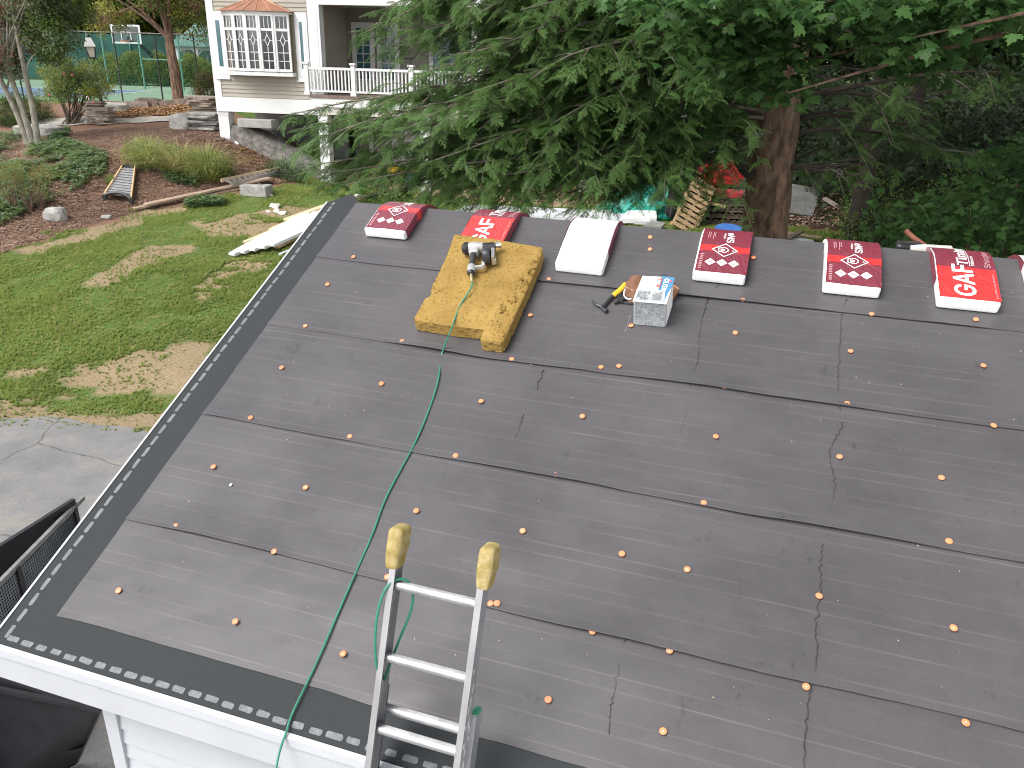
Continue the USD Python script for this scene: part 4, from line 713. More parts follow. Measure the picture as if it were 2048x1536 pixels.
# ------------------------------------------------------------------ the house behind the lawn
HX = np.array([math.cos(AH), math.sin(AH), 0]); HY = np.array([-math.sin(AH), math.cos(AH), 0]); HC = at(445, 278, 25.5); HM = np.stack([HX, HY, Z3], 1); SC = 25.5/24
HB = np.array([HC[0], HC[1], 0])
def h(a, z, out=0.0): return HB+HX*(a*SC)-HY*out+Z3*(5.3-(5.3-z)*SC)     # a, z as measured on the facade at 24 m
house = thing('house', 'taupe clapboard house with white trim and a deck, behind the lawn', 'house', tuple(h(5, 2.0)))
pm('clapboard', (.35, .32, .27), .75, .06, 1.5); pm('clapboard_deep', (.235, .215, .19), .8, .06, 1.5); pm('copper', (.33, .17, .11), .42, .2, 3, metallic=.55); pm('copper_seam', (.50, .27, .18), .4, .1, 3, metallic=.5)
pm('house_trim', (.64, .64, .635), .5, .04, 2); pm('deck_board', (.17, .12, .10), .8, .2, 6); pm('ceiling_white', (.62, .62, .60), .7, .05); pm('curtain', (.34, .22, .12), .9, .25, 3, stretch=(6, 6, .3)); pm('teal_glass', (.03, .10, .12), .08, .2, 2, spec=.8)
def hbox(name, a0, a1, z0, z1, o0, o1, mat, parent=house, **kw):
    p, q = h(a0, z0, o0), h(a1, z1, o1); c = (p+q)/2; b = MB(); b.box(c, (abs(a1-a0)*SC, abs(o1-o0), abs(z1-z0)*SC), HM); return b.build(name, mat, parent, smooth=False, **kw)
def planks(a0, a1, z0, z1, out, mat, step=.108, parent=house, thick=.024):
    z = z0
    while z < z1:
        zt2 = min(z+step+.012, z1+.02); b = MB(); q = [h(a0, z, out+thick), h(a1, z, out+thick), h(a1, zt2, out+.002), h(a0, zt2, out+.002)]; b.quad(*q); b.quad(h(a0, z, out), h(a1, z, out), q[1], q[0]); b.build('clapboard', mat, parent, smooth=False); z += step
LF = .0
hbox('wall', .10, 3.05, 4.1, 8.6, -.20, -.004, M['clapboard']); planks(.14, 2.96, 4.215, 7.4, 0, M['clapboard'])
# side wall seen edge on and body behind
hbox('side_wall', -.02, .10, 4.1, 8.6, -8, 0.0, M['clapboard']); hbox('back_mass', .1, 15, 4.4, 8.6, -9, -2.75, M['interior'])
hbox('corner_trim', -.06, .16, 4.1, 8.6, -.22, .035, M['house_trim']); hbox('water_table', -.06, 3.2, 3.80, 4.20, -.25, .045, M['house_trim'])
hbox('corner_post', -.06, .27, 2.75, 3.80, -.30, .0, M['house_trim']); hbox('post_cap', -.075, .285, 3.70, 3.80, -.31, .012, M['house_trim']); hbox('floor_slab', .1, 3.2, 3.85, 4.1, -8, -.25, M['ceiling_white'])
# side lights
for a0, a1 in ((.055, .47), (2.585, 2.955)):
    w = hbox('side_light', a0, a1, 4.70, 6.46, .0, .04, M['house_trim']); hbox('recess', a0+.07, a1-.06, 4.80, 6.36, .04, .046, pm('panel_white', (.66, .67, .67), .5, .03) if 'panel_white' not in M else M['panel_white'], w); hbox('glass', a0+.14, a1-.15, 5.02, 6.22, .046, .05, M['teal_glass'], w); hbox('sill', a0-.02, a1+.02, 4.68, 4.72, .0, .07, M['house_trim'], w)
# bow window: five units on an arc
BA0, BA1, BZ0, BZ1 = .50, 2.50, 4.86, 6.40
bow = thing('bow_window', 'white bow window of five sashes under a copper roof on the house wall', 'window', tuple(h(1.5, 4.86)))
def arc(t): return .03+.40*math.sin(math.pi*min(max(t, 0), 1))**.75
pts = [(BA0+(BA1-BA0)*t, arc(t)) for t in (0, .2, .4, .6, .8, 1.0)]; pts[0] = (BA0, .16); pts[5] = (BA1, .16)
def seg(i): 
    (a0, o0), (a1, o1) = pts[i], pts[i+1]; return a0, o0, a1, o1
for i in range(5):
    a0, o0, a1, o1 = seg(i)
    P = lambda s, z, d=0.0: h(a0+(a1-a0)*s, z, o0+(o1-o0)*s+d)
    def bar(b, s0, z0, s1, z1, w, d=.035): b.beam(P(s0, z0, d/2), P(s1, z1, d/2), w, d, up=-HY) if abs(s0-s1) > 1e-6 or abs(z0-z1) > 1e-6 else None
    b = MB(); ww = .075
    for s in (.07, .93): bar(b, s, BZ0+.07, s, BZ1, .06, .05)
    for z, w in ((BZ0+.1, .075), (6.0, .07), (BZ1-.03, .07)): bar(b, .0, z, 1., z, w, .046)
    fr = b.build('sash', M['house_trim'], bow, smooth=False)
    b = MB(); zl0, zl1 = BZ0+.13, 5.965
    for s in (.36, .64): bar(b, s, 6.03, s, BZ1-.06, .018, .02)
    zs = [zl0+(zl1-zl0)*t for t in (.22, .44)]
    for z in zs: bar(b, .1, z, .9, z, .018, .02)
    bar(b, .5, zl0, .5, zl0+(zl1-zl0)*.60, .02, .021); zd = zl0+(zl1-zl0)*.76; hd = (zl1-zl0)*.15
    for s0, z0, s1, z1 in ((.5, zd-hd, .34, zd), (.34, zd, .5, zd+hd), (.5, zd+hd, .66, zd), (.66, zd, .5, zd-hd)): bar(b, s0, z0, s1, z1, .018, .022)
    bar(b, .5, zd+hd, .5, zl1, .018, .02); bar(b, .1, zd, .34, zd, .018, .02); bar(b, .66, zd, .9, zd, .018, .02)
    b.build('muntins', M['house_trim'], bow, smooth=False)
    b = MB(); b.quad(P(.05, zl0, .006), P(.95, zl0, .006), P(.95, BZ1-.05, .006), P(.05, BZ1-.05, .006)); b.build('pane', M['window_glass'], bow, smooth=False)
    b = MB(); b.quad(P(.05, BZ0, -.12), P(.95, BZ0, -.12), P(.95, BZ1, -.12), P(.05, BZ1, -.12)); b.build('room_dark', M['curtain'] if i in (0, 2, 4) else M['interior'], bow, smooth=False)
for z0, z1, ex, nm in ((BZ0-.05, BZ0+.05, .03, 'sill'), (BZ1-.01, BZ1+.06, .05, 'head')):
    b = MB(); out = [(BA0-ex, -.003)]+[(a, o+ex) for a, o in pts]+[(BA1+ex, -.003)]; k = len(out); lo_ = [h(a, z0, o) for a, o in out]; hi_ = [h(a, z1, o) for a, o in out]; V = np.array(lo_+hi_); F = [[i, i+1, k+i+1] for i in range(k-1)]+[[i, k+i+1, k+i] for i in range(k-1)]+[[0, i+1, i] for i in range(1, k-1)]+[[k, k+i, k+i+1] for i in range(1, k-1)]; b.add(V, F); b.build(nm, M['house_trim'], bow, smooth=False)
b = MB(); out = [(BA0-.1, .0)]+[(a+(-.08 if i == 0 else .08 if i == 5 else 0), o+.12) for i, (a, o) in enumerate(pts)]+[(BA1+.1, .0)]
apx = [1.0, 1.0, 1.25, 1.38, 1.55, 1.75, 2.0, 2.0]; apex = [(1.2+.6*i/7, .0) for i in range(8)]
for i in range(7): b.quad(h(out[i][0], 6.455, out[i][1]), h(out[i+1][0], 6.455, out[i+1][1]), h(apex[i+1][0], 6.78, .01), h(apex[i][0], 6.78, .01))
b.quad(*[h(o[0], 6.45, o[1]) for o in out[::-1]][:4]); b.build('copper_roof', M['copper'], bow, smooth=False)
for i in range(1, 7): b = MB(); b.beam(h(out[i][0], 6.46, out[i][1]), h(apex[i][0], 6.785, .012), .018, .03, up=-HY); b.build('roof_seam', M['copper_seam'], bow, smooth=False)
# porch: posts, header, ceiling, deck, back wall
hbox('deck_floor', 3.0, 14, 4.28, 4.36, -2.7, .36, M['deck_board']); hbox('deck_band', 3.05, 14, 4.05, 4.28, -.1, .34, M['house_trim'])
hbox('porch_post', 2.97, 3.32, 4.36, 8.6, -.28, .02, M['house_trim']); hbox('post_panel', 3.04, 3.25, 4.9, 6.5, .02, .028, M['panel_white'] if 'panel_white' in M else M['house_trim'])
hbox('header', 3.32, 14, 6.66, 8.6, -.25, .03, M['house_trim']); hbox('porch_ceiling', 3.05, 14, 6.75, 6.8, -2.7, -.25, M['ceiling_white'])
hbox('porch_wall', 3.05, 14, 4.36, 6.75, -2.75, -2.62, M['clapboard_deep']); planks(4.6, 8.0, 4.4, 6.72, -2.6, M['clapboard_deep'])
hbox('porch_side_wall', 2.98, 3.06, 4.36, 6.75, -2.6, -.28, M['clapboard'])
for a in (3.25, 4.05):
    d = hbox('porch_door', a, a+.72, 4.36, 6.35, -2.60, -2.54, M['house_trim']); hbox('glass', a+.15, a+.57, 4.75, 6.2, -2.54, -2.53, M['teal_glass'], d)
    b = MB()
    for z in np.linspace(4.75, 6.2, 7): b.beam(h(a+.15, z, -2.522), h(a+.57, z, -2.522), .025, .012, up=-HY)
    b.beam(h(a+.36, 4.75, -2.522), h(a+.36, 6.2, -2.522), .025, .012, up=-HY); b.build('muntins', M['house_trim'], d, smooth=False)
w = hbox('porch_window', 5.7, 7.0, 4.5, 6.4, -2.6, -2.54, M['house_trim']); hbox('pane', 5.82, 6.88, 4.65, 6.28, -2.54, -2.53, M['teal_glass'], w)
hbox('porch_post', 7.6, 7.9, 4.36, 6.66, -.25, .0, M['house_trim']); hbox('porch_post', 10.6, 10.9, 4.36, 6.66, -.25, .0, M['house_trim'])
rl = thing('deck_railing', 'white baluster railing along the edge of the house deck', 'railing', tuple(h(5, 4.36, .28)))
for a in (2.95, 4.33, 6.0, 7.7, 9.4, 11.1):
    p = hbox('newel', a-.06, a+.06, 4.36, 5.16, .20, .32, M['house_trim'], rl); hbox('newel_cap', a-.085, a+.085, 5.16, 5.21, .175, .345, M['house_trim'], p); hbox('newel_base', a-.08, a+.08, 4.36, 4.46, .18, .34, M['house_trim'], p)
hbox('top_rail', 2.95, 11.1, 5.02, 5.085, .23, .30, M['house_trim'], rl); hbox('bottom_rail', 2.95, 11.1, 4.44, 4.49, .235, .295, M['house_trim'], rl)
for a in np.arange(3.06, 11.0, .103): hbox('baluster', a-.019, a+.019, 4.49, 5.02, .247, .283, M['house_trim'], rl)
# lower storey
hbox('lower_beam', 3.2, 14, 3.84, 4.05, -.2, .28, pm('beam_beige', (.55, .52, .46), .7, .05)); 
for a in (3.19, 6.2, 9.12, 10.75):
    p = hbox('lower_post', a, a+.29, 1.6, 3.84, -.05, .24, M['house_trim']); hbox('post_base', a-.03, a+.32, 1.6, 2.12, -.07, .27, M['house_trim'], p)
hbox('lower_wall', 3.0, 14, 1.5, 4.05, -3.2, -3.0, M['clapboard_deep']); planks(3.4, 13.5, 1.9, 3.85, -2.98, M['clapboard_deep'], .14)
hbox('foundation_wall', .1, 3.0, 1.4, 3.9, -2.6, -2.4, pm('foundation', (.16, .165, .17), .9, .2, 1)); hbox('foundation_block', .3, 1.3, 3.2, 3.85, -2.3, -1.6, M['concrete'])
hbox('lower_door', 4.3, 5.2, 1.9, 3.7, -2.98, -2.93, M['house_trim']); hbox('lower_window', 6.6, 8.2, 2.3, 3.6, -2.98, -2.93, M['teal_glass']); hbox('lower_doorway', 3.55, 3.68, 1.9, 3.82, -2.95, -2.85, M['house_trim'])
rw = MB(); n = 26; A = np.linspace(.28, 3.6, n); zt_b = np.interp(A, [.28, .8, 1.3, 2.2, 3.6], [3.42, 3.36, 3.2, 2.75, 2.15]); rows = []
for o, dz in ((.15, -.75), (.02, -.25), (-.05, -.03), (-.2, .0), (-.6, .0)): rows.append(np.array([h(a, z+dz, o) for a, z in zip(A, zt_b)]))
V = np.stack(rows, 1); V += ((meshkit.fbm(V*4, 4, 3)-.5)*.22)[..., None]*np.array([.4, .6, .8]); rw.add(V.reshape(-1, 3), grid_faces(n, 5)); single('rubble_bank', rw.mesh(), pm('rubble', (.15, .14, .125), .95, .45, 7, bump=.9, bscale=12), 'rough grey rubble bank under the corner of the house', 'bank', smooth=False)
b = MB(); b.add(rounded((1.15, .5, .26), .03).vertices @ HM.T+h(1.15, 3.50, -.1), rounded((1.15, .5, .26), .03).faces); single('concrete_step', b.mesh(), M['concrete'], 'single grey concrete step on the rubble bank below the house', 'step')
for k, (x0, y0, x1, y1, lab) in enumerate([(466, 281, 476, 293, 'short white pipe lying on the mulch below the corner post'), (474, 284, 512, 293, 'thin pale board lying on the bank beside the short pipe')]):
    b = MB(); b.beam(G(x0, y0, .06), G(x1, y1, .06), .08, .05); single('white_pipe' if k == 0 else 'thin_board', b.mesh(), M['house_trim' if k == 0 else 'pale_wood'], lab, 'pipe' if k == 0 else 'board')

# ------------------------------------------------------------------ yard, left: ladders, planks, stones
sl = thing('step_ladder', 'orange railed step ladder lying on the mulch', 'step ladder', tuple(G(245, 400)))
P0, P1, P2, P3 = [G(*p, .16) for p in ((211, 402), (264, 410), (272, 345), (247, 344))]
pm('rail_orange', (.62, .42, .22), .5, .1, 6)
for a, c in ((P0, P3), (P1, P2)): b = MB(); b.beam(a, c, .035, .085); b.build('rail', M['rail_orange'], sl)
for k, t in enumerate(np.linspace(.08, .92, 11)): b = MB(); b.beam(P0+(P3-P0)*t, P1+(P2-P1)*t, .16, .03); b.build('step', M['aluminium'], sl)
for t in (.15, .5, .8): b = MB(); b.beam(P0+(P3-P0)*t-Z3*.08, P1+(P2-P1)*t-Z3*.08, .03, .02); b.build('spreader', M['steel'], sl)
b = MB(); b.tube(curve([P0+Z3*.0, (P0+P1)/2+Z3*.10-np.array([0, -.05, 0]), P1+Z3*.0], 8), .05, 6); b.box(P0-Z3*.06, (.1, .1, .12)); b.box(P1-Z3*.06, (.1, .1, .12)); b.build('foot', M['black_plastic'], sl)
b = MB(); b.beam(P3, P2, .12, .10); b.build('ladder_top', M['black_plastic'], sl)
xl = thing('lying_ladder', 'weathered extension ladder lying on planks along the lawn edge', 'ladder', tuple(G(515, 375)))
L0, L1, L2, L3 = G(444, 377, .22), G(562, 351, .20), G(463, 384, .22), G(573, 356, .22)
for a, c in ((L0, L1), (L2, L3)): b = MB(); b.beam(a, c, .04, .10); b.build('rail', M['pale_wood'] if a is L0 else M['aluminium'], xl)
for t in np.linspace(.05, .95, 11): b = MB(); b.beam(L0+(L1-L0)*t, L2+(L3-L2)*t, .05, .035); b.build('rung', M['aluminium'], xl)
pm('plank_brown', (.33, .235, .17), .8, .2, 5)
for (x0, y0, x1, y1, w, lf_, lab) in ((292, 420, 540, 366, .26, .14, 'long brown plank lying along the mulch edge under the lying ladder'), (268, 421, 520, 372, .20, .05, 'second thinner plank lying below the long brown plank at the lawn edge')):
    b = MB(); b.beam(G(x0, y0, lf_), G(x1, y1, lf_), w, .05); single('plank', b.mesh(), M['plank_brown'], lab, 'plank')
def rock(name, x, y, size, lab, cat, mat='stone', seed=1, yaw=0.0, sub=3, amp=.35, sink=.25):
    m = trimesh.creation.icosphere(sub); v = m.vertices.copy(); v = np.sign(v)*np.abs(v)**.6; v *= (1+amp*(meshkit.fbm(v*1.6+seed*7, 4, seed)-.5)*2)[:, None]; v *= np.array(size)/2
    c, s = math.cos(yaw), math.sin(yaw); v = v @ np.array([[c, s, 0], [-s, c, 0], [0, 0, 1]]); p = G(x, y); return single(name, (v+p+Z3*size[2]*(.5-sink), m.faces), M[mat], lab, cat, smooth=True)
pm('pale_rock', (.34, .33, .315), .9, .25, 4, bump=.4, bscale=12)
rock('boulder', 112, 440, (.5, .4, .42), 'pale angular rock at the lower edge of the mulch bed', 'rock', 'pale_rock', 3)
rock('small_rock', 213, 437, (.22, .18, .12), 'small white stone on the mulch just below the step ladder', 'rock', 'pale_rock', 5)
rock('flat_rock', 82, 268, (1.6, .9, .42), 'long flat mossy boulder behind the slanting pale trunks', 'rock', 'stone', 7)
rock('standing_stone', 362, 257, (.62, .4, .62), 'squared grey stone standing by the path near the house', 'rock', 'stone', 9, sub=2)
rock('pale_slab', 225, 220, (1.2, .7, .35), 'tilted grey slab beside the lamp post', 'slab', 'concrete', 11, .3, 2)
rock('dark_block', 299, 213, (1.1, .5, .42), 'dark square block lying on the leaf bed', 'block', 'dark_wood', 13, .1, 2)
cb = MB(); R_ = np.stack([HX, HY, Z3], 1); r_ = rounded((.78, .34, .30), .03); cb.add(r_.vertices @ R_.T+G(512, 390)+Z3*.12, r_.faces); r_ = rounded((.28, .3, .26), .04); cb.add(r_.vertices @ R_.T+G(533, 386)+Z3*.1, r_.faces); single('edge_stone', cb.mesh(), M['stone'], 'grey cut stone block on the lawn below the lying ladder', 'stone')
def stack(name, x, y, w, d, n, t, lab, mat='stone', lean=0, seed=1):
    r = np.random.default_rng(seed); g = thing(name, lab, 'stone stack', tuple(G(x, y))); p = G(x, y)
    for k in range(n):
        a = r.normal(0, .18); c, s = math.cos(a), math.sin(a); b = MB(); q = rounded((w*r.uniform(.75, 1.05), d*r.uniform(.8, 1.1), t*.92), t*.18); v = q.vertices.copy(); v += (meshkit.fbm(v*5+k, 3, seed)-.5)[:, None]*.05
        b.add(v @ np.array([[c, s, 0], [-s, c, 0], [0, 0, 1]])+p+np.array([r.normal(0, .05)*w, r.normal(0, .05), t*(k+.5)]), q.faces); b.build('stone', M[mat], g)
    return g
stack('stone_stack', 197, 247, .62, .5, 12, .062, 'tall stack of brown flat stones by the rose bush', 'grey_wood', seed=2)
stack('stone_stack', 214, 248, .5, .5, 9, .062, 'shorter stack of flat stones beside the lamp post foot', 'grey_wood', seed=3)
stack('stone_stack', 412, 258, 1.05, .8, 7, .075, 'low stack of grey slates in front of the house corner', 'stone', seed=4)
stack('stone_stack', 412, 226, 1.15, .8, 8, .075, 'pile of brown flat stones behind the house corner', 'grey_wood', seed=5)
b = MB(); b.beam(G(172, 247, .05), G(186, 208, .5)+Z3*.35, .10, .04); single('leaning_board', b.mesh(), M['house_trim'], 'narrow white board leaning on the tall stone stack', 'board')
b = MB(); b.beam(G(235, 217, .12), G(298, 215, .12), .22, .2); b.beam(G(305, 215, .12), G(412, 206, .12), .2, .2); single('bed_timber', b.mesh(), M['grey_wood'], 'weathered timber edging along the leaf bed before the court', 'timber')
# lamp post
lp = thing('lamp_post', 'black lamp post with a tapered glass lantern by the stone stacks', 'lamp post', tuple(G(205, 216)))
p0 = G(205, 216); dep = p0[1]; top = at(185, 118, dep); ax = top-p0; ax_u = ax/np.linalg.norm(ax)
b = MB(); b.lathe([(.12, 0), (.12, .12), (.07, .2), (.055, .9), (.045, np.linalg.norm(ax)-.1), (.07, np.linalg.norm(ax)-.05), (.03, np.linalg.norm(ax))], p0, ax_u, 12); b.build('post', M['black_metal'], lp)
def lan(prof, name, mat, sides=4): b = MB(); b.lathe(prof, top, ax_u, sides); return b.build(name, mat, lp, smooth=False)
lan([(.05, -.02), (.16, .02), (.18, .05), (.165, .06)], 'lantern_base', M['black_metal']); lan([(.135, .06), (.215, .40)], 'lantern_glass', pm('lamp_glass', (.50, .47, .40), .15, .05, 2, spec=.7)); lan([(.265, .40), (.27, .43), (.13, .70), (.12, .72)], 'lantern_roof', pm('lamp_roof', (.52, .52, .50), .35, .1, 2, metallic=.3)); lan([(.05, .72), (.06, .78), (.02, .86), (.0, .92)], 'finial', M['black_metal'], 8)
for k in range(4):
    t_ = k*math.pi/2; z = ax_u; x_ = np.cross(z, [.3, .9, .2]); x_ /= np.linalg.norm(x_); y_ = np.cross(z, x_); d_ = math.cos(t_)*x_+math.sin(t_)*y_; b = MB(); b.beam(top+z*.06+d_*.14, top+z*.40+d_*.22, .025, .025); b.build('lantern_bar', M['black_metal'], lp)
# fences, hoop, gazebo of the court
fe = thing('court_fence', 'green screened chain link fence around the tennis court', 'fence', (-14, 34, 3.35))
M['screen'] = usdkit.material(stage, '/World/Looks/screen', {'t': ('transparent_bsdf', {'color': (.86, .92, .89)}), 'd': ('diffuse_bsdf', {'color': (.02, .10, .075)}), 'm': ('mix_closure', {'fac': .10})}, [('t.BSDF', 'm.closure1'), ('d.BSDF', 'm.closure2')], surface='m.closure')
pm('fence_dark', (.035, .04, .04), .6, .2); pm('fence_green', (.10, .24, .19), .6, .15); pm('screen_green', (.010, .050, .040), .8, .6, .6)
yf = 34.0
def fp(x): d = ray(x, 208); p = EYE+d*(yf/d[1]); return np.array([p[0], yf, 3.35])
fx = [-27.5, -25.2, -22.9, -20.6] + [float(fp(247)[0]), float(fp(327)[0]), float(fp(402)[0]), float(fp(402)[0])+2.6, float(fp(402)[0])+5.2]
for x in fx: b = MB(); b.tube([(x, yf, 3.3), (x, yf, 6.05)], .032, 8); b.build('fence_post', M['fence_dark'], fe)
b = MB(); b.tube([(fx[0], yf, 6.05), (fx[-1], yf, 6.05)], .025, 6); b.build('top_rail', M['rail_grey'], fe)
b = MB(); b.quad((fx[0], yf, 3.4), (fx[-1], yf, 3.4), (fx[-1], yf, 6.0), (fx[0], yf, 6.0)); b.build('mesh_screen', M['screen'], fe, smooth=False)
fb = thing('back_fence', 'dark green windscreen fence on the far side of the court', 'fence', (-20, 60, 3.35))
for x in np.arange(-46, -8, 3.0): b = MB(); b.tube([(x, 60, 3.3), (x, 60, 6.6)], .04, 6); b.build('fence_post', M['fence_green'], fb)
b = MB(); b.box((-27, 60.08, 4.95), (40, .03, 3.1)); b.build('windscreen', M['screen_green'], fb)
fm = thing('side_fence', 'light green posts of the middle court fence with a cross rail', 'fence', (-18, 48, 3.35))
for px in (219, 291, 368): d = ray(px, 180); x = d[0]/d[1]*48; b = MB(); b.tube([(x, 48, 3.3), (x, 48, 6.3)], .05, 6); b.build('fence_post', M['fence_green'], fm)
x0 = ray(286, 128)[0]/ray(286, 128)[1]*48; x1 = ray(368, 130)[0]/ray(368, 130)[1]*48; b = MB(); b.tube([(x0, 48, 5.0), (x1, 48, 5.0)], .035, 6); b.build('cross_rail', M['fence_green'], fm)
hp_ = at(252, 68, 52); hoop = thing('basketball_hoop', 'white framed basketball backboard with orange rim beyond the court', 'basketball hoop', (hp_[0]+1.2, 53.5, 3.35))
b = MB()
for z0, z1, a, c in ((.0, .10, -.9, .9), (.98, 1.08, -.9, .9)): b.box(hp_+np.array([0, 0, (z0+z1)/2-.55]), (1.8, .05, .1))
for x in (-.85, .85): b.box(hp_+np.array([x, .0, 0]), (.1, .045, 1.0))
b.box(hp_+np.array([0, -.01, .1]), (.62, .03, .05)); b.box(hp_+np.array([-.29, -.01, -.12]), (.05, .03, .42)); b.box(hp_+np.array([.29, -.01, -.12]), (.05, .03, .42)); b.build('frame', M['house_trim'], hoop)
b = MB(); b.quad(*[hp_+np.array(q) for q in ((-.85, .03, -.5), (.85, .03, -.5), (.85, .03, .5), (-.85, .03, .5))]); b.build('backboard', M['window_glass'], hoop)
b = MB(); b.tube([hp_+np.array([.23*math.cos(t), -.30+.23*math.sin(t), -.42]) for t in np.linspace(0, 2*np.pi, 16)], .025, 6, cap=False); b.build('rim', pm('rim_orange', (.65, .16, .05), .5), hoop)
b = MB(); b.tube(curve([hp_+np.array([.0, .05, -.2]), hp_+np.array([.6, .7, -.7]), hp_+np.array([1.2, 1.4, -2.0]), np.array([hp_[0]+1.3, 53.5, 3.3])], 12), .12, 8); b.build('pole', M['black_metal'], hoop)
gz = thing('gazebo', 'white gazebo with a green roof behind the court fence', 'gazebo', (at(395, 145, 56)[0], 56, 3.3))
gc = np.array([at(398, 145, 56)[0], 57, 3.3]); pm('gazebo_roof', (.09, .17, .155), .8, .15)
for k in range(8):
    t_ = k*math.pi/4+.2; p = gc+np.array([1.9*math.cos(t_), 1.9*math.sin(t_), 0]); b = MB(); b.box(p+Z3*1.2, (.14, .14, 2.4)); b.build('post', M['house_trim'], gz)
    q = gc+np.array([1.9*math.cos(t_+math.pi/4), 1.9*math.sin(t_+math.pi/4), 0]); b = MB(); b.beam(p+Z3*2.0, p*.72+q*.28+Z3*2.38, .08, .08); b.beam(q+Z3*2.0, q*.72+p*.28+Z3*2.38, .08, .08); b.beam(p+Z3*2.4, q+Z3*2.4, .1, .2); b.build('brace', M['house_trim'], gz)
b = MB(); b.lathe([(2.3, 2.5), (2.25, 2.56), (1.2, 3.2), (.2, 4.0), (0, 4.1)], gc, Z3, 8); b.build('roof', M['gazebo_roof'], gz, smooth=False)

# ------------------------------------------------------------------ yard, middle and right: debris
def panel(pts, t, name, mat, lab, cat, up=Z3, **kw):
    p = [np.asarray(q, float) for q in pts]; b = MB(); q = [x-np.asarray(up)*t for x in p]; b.quad(*p); b.quad(*q[::-1]); n = len(p)
    for i in range(n): b.quad(p[i], q[i], q[(i+1) % n], p[(i+1) % n])
    return single(name, b.mesh(), M[mat], lab, cat, smooth=False, **kw)
vs = thing('vinyl_panels', 'overlapping white siding panels dumped on the lawn by the rake edge', 'siding panels', tuple(G(540, 480)))
for k in range(5):
    a0 = np.array([458+k*17, 517-k*3.0]); 
    s0, s1, e0, e1 = G(458+18*k, 516-2.5*k, .12+.02*k), G(470+20*k, 518-3*k, .12+.02*k), G(600+14*k, 448-3*k, .25), G(640+14*k, 450-2*k, .25)
    b = MB(); b.quad(s0, s1, e1, e0); b.quad(*[p-Z3*.02 for p in (s0, e0, e1, s1)]); b.quad(s1, s1-Z3*.07, e1-Z3*.07, e1); b.quad(s0, s0-Z3*.05, s1-Z3*.05, s1); b.build('panel', M['house_trim'], vs, smooth=False)
for (x0, y0, x1, y1, w, t, lab, mt) in ((545, 468, 650, 424, .22, .10, 'pale yellow lumber lying at the back of the white siding heap', 'pale_wood'), (574, 450, 700, 405, .20, .13, 'thick pale board on top of the lumber behind the siding heap', 'pale_wood'), (490, 490, 560, 462, .12, .06, 'thin splintered strip of lumber sticking out beside the siding heap', 'pale_wood'), (553, 503, 640, 460, .14, .10, 'brown stud lying in front of the white siding heap', 'wood'), (560, 512, 640, 482, .08, .03, 'thin white trim strip lying before the brown stud', 'vinyl')):
    b = MB(); b.beam(G(x0, y0, t), G(x1, y1, t+.02), w, .05); single('board', b.mesh(), M[mt], lab, 'board')
for k, (x, y, s) in enumerate(((550, 415, .16), (553, 424, .10), (565, 428, .12), (537, 424, .07), (718, 396, .15), (541, 392, .08))):
    rock('paper_litter', x, y, (s*1.6, s, s*.8), ('crumpled white paper on the lawn, largest of the scraps there', 'white scrap just below the largest crumpled paper on the lawn', 'flat white scrap nearest the siding heap', 'smallest white scrap left of the crumpled paper', 'white scrap in the grass behind the ridge by the first bundle', 'white scrap beside the cut stone block')[k], 'litter', 'box_white', 20+k, sub=2, amp=.8)
# white sheets behind the ridge
panel([G(905, 436, .15), G(935, 424, .2), G(1290, 440, .2), G(1300, 456, .15)], .08, 'white_sheet', 'vinyl', 'long white wrapped sheet lying on the grass behind the ridge', 'sheet')
panel([G(1240, 455, .2), G(1258, 436, .25), G(1310, 440, .25), G(1312, 452, .2)], .10, 'white_roll', 'house_trim', 'short white bundle at the end of the long sheet', 'bundle')
panel([G(1285, 462, .12), G(1300, 452, .15), G(1330, 458, .15), G(1322, 464, .12)], .05, 'grey_trim', 'rail_grey', 'short grey white trim piece beside the wheelbarrow', 'trim')
b = MB(); b.beam(G(1188, 432, .12), G(1220, 420, .2), .12, .1); b.beam(G(1200, 428, .12), G(1295, 436, .14), .14, .1); b.beam(G(1296, 440, .12), G(1285, 428, .18), .1, .1); single('broken_pallet', b.mesh(), M['grey_wood'], 'broken flat pallet on the grass before the green tarp', 'pallet')
# tarp heap
m = trimesh.creation.icosphere(5); v = m.vertices[:, :] * np.array([1.15, .8, 1.15]); keep = v[:, 2] > -.15
v = v*(1+.5*(meshkit.fbm(v*1.4, 4, 3)-.5))[:, None]; v += m.vertex_normals*((np.abs(meshkit.fbm(v*np.array([3.5, 3.5, 2]), 4, 8)-.5))*.55)[:, None]; tp = G(1310, 425); v = v*np.array([1, 1, .78]); v[:, 2] = np.maximum(v[:, 2], -.05)
v[:, 0] -= np.clip(.5-v[:, 2], 0, 1)*.35
single('tarp_heap', (v+tp, m.faces), pm('tarp_green', (.015, .25, .19), .42, .15, 4, bump=.4, bscale=8), 'turquoise green tarp bunched over a heap behind the wheelbarrow', 'tarp', smooth=True)
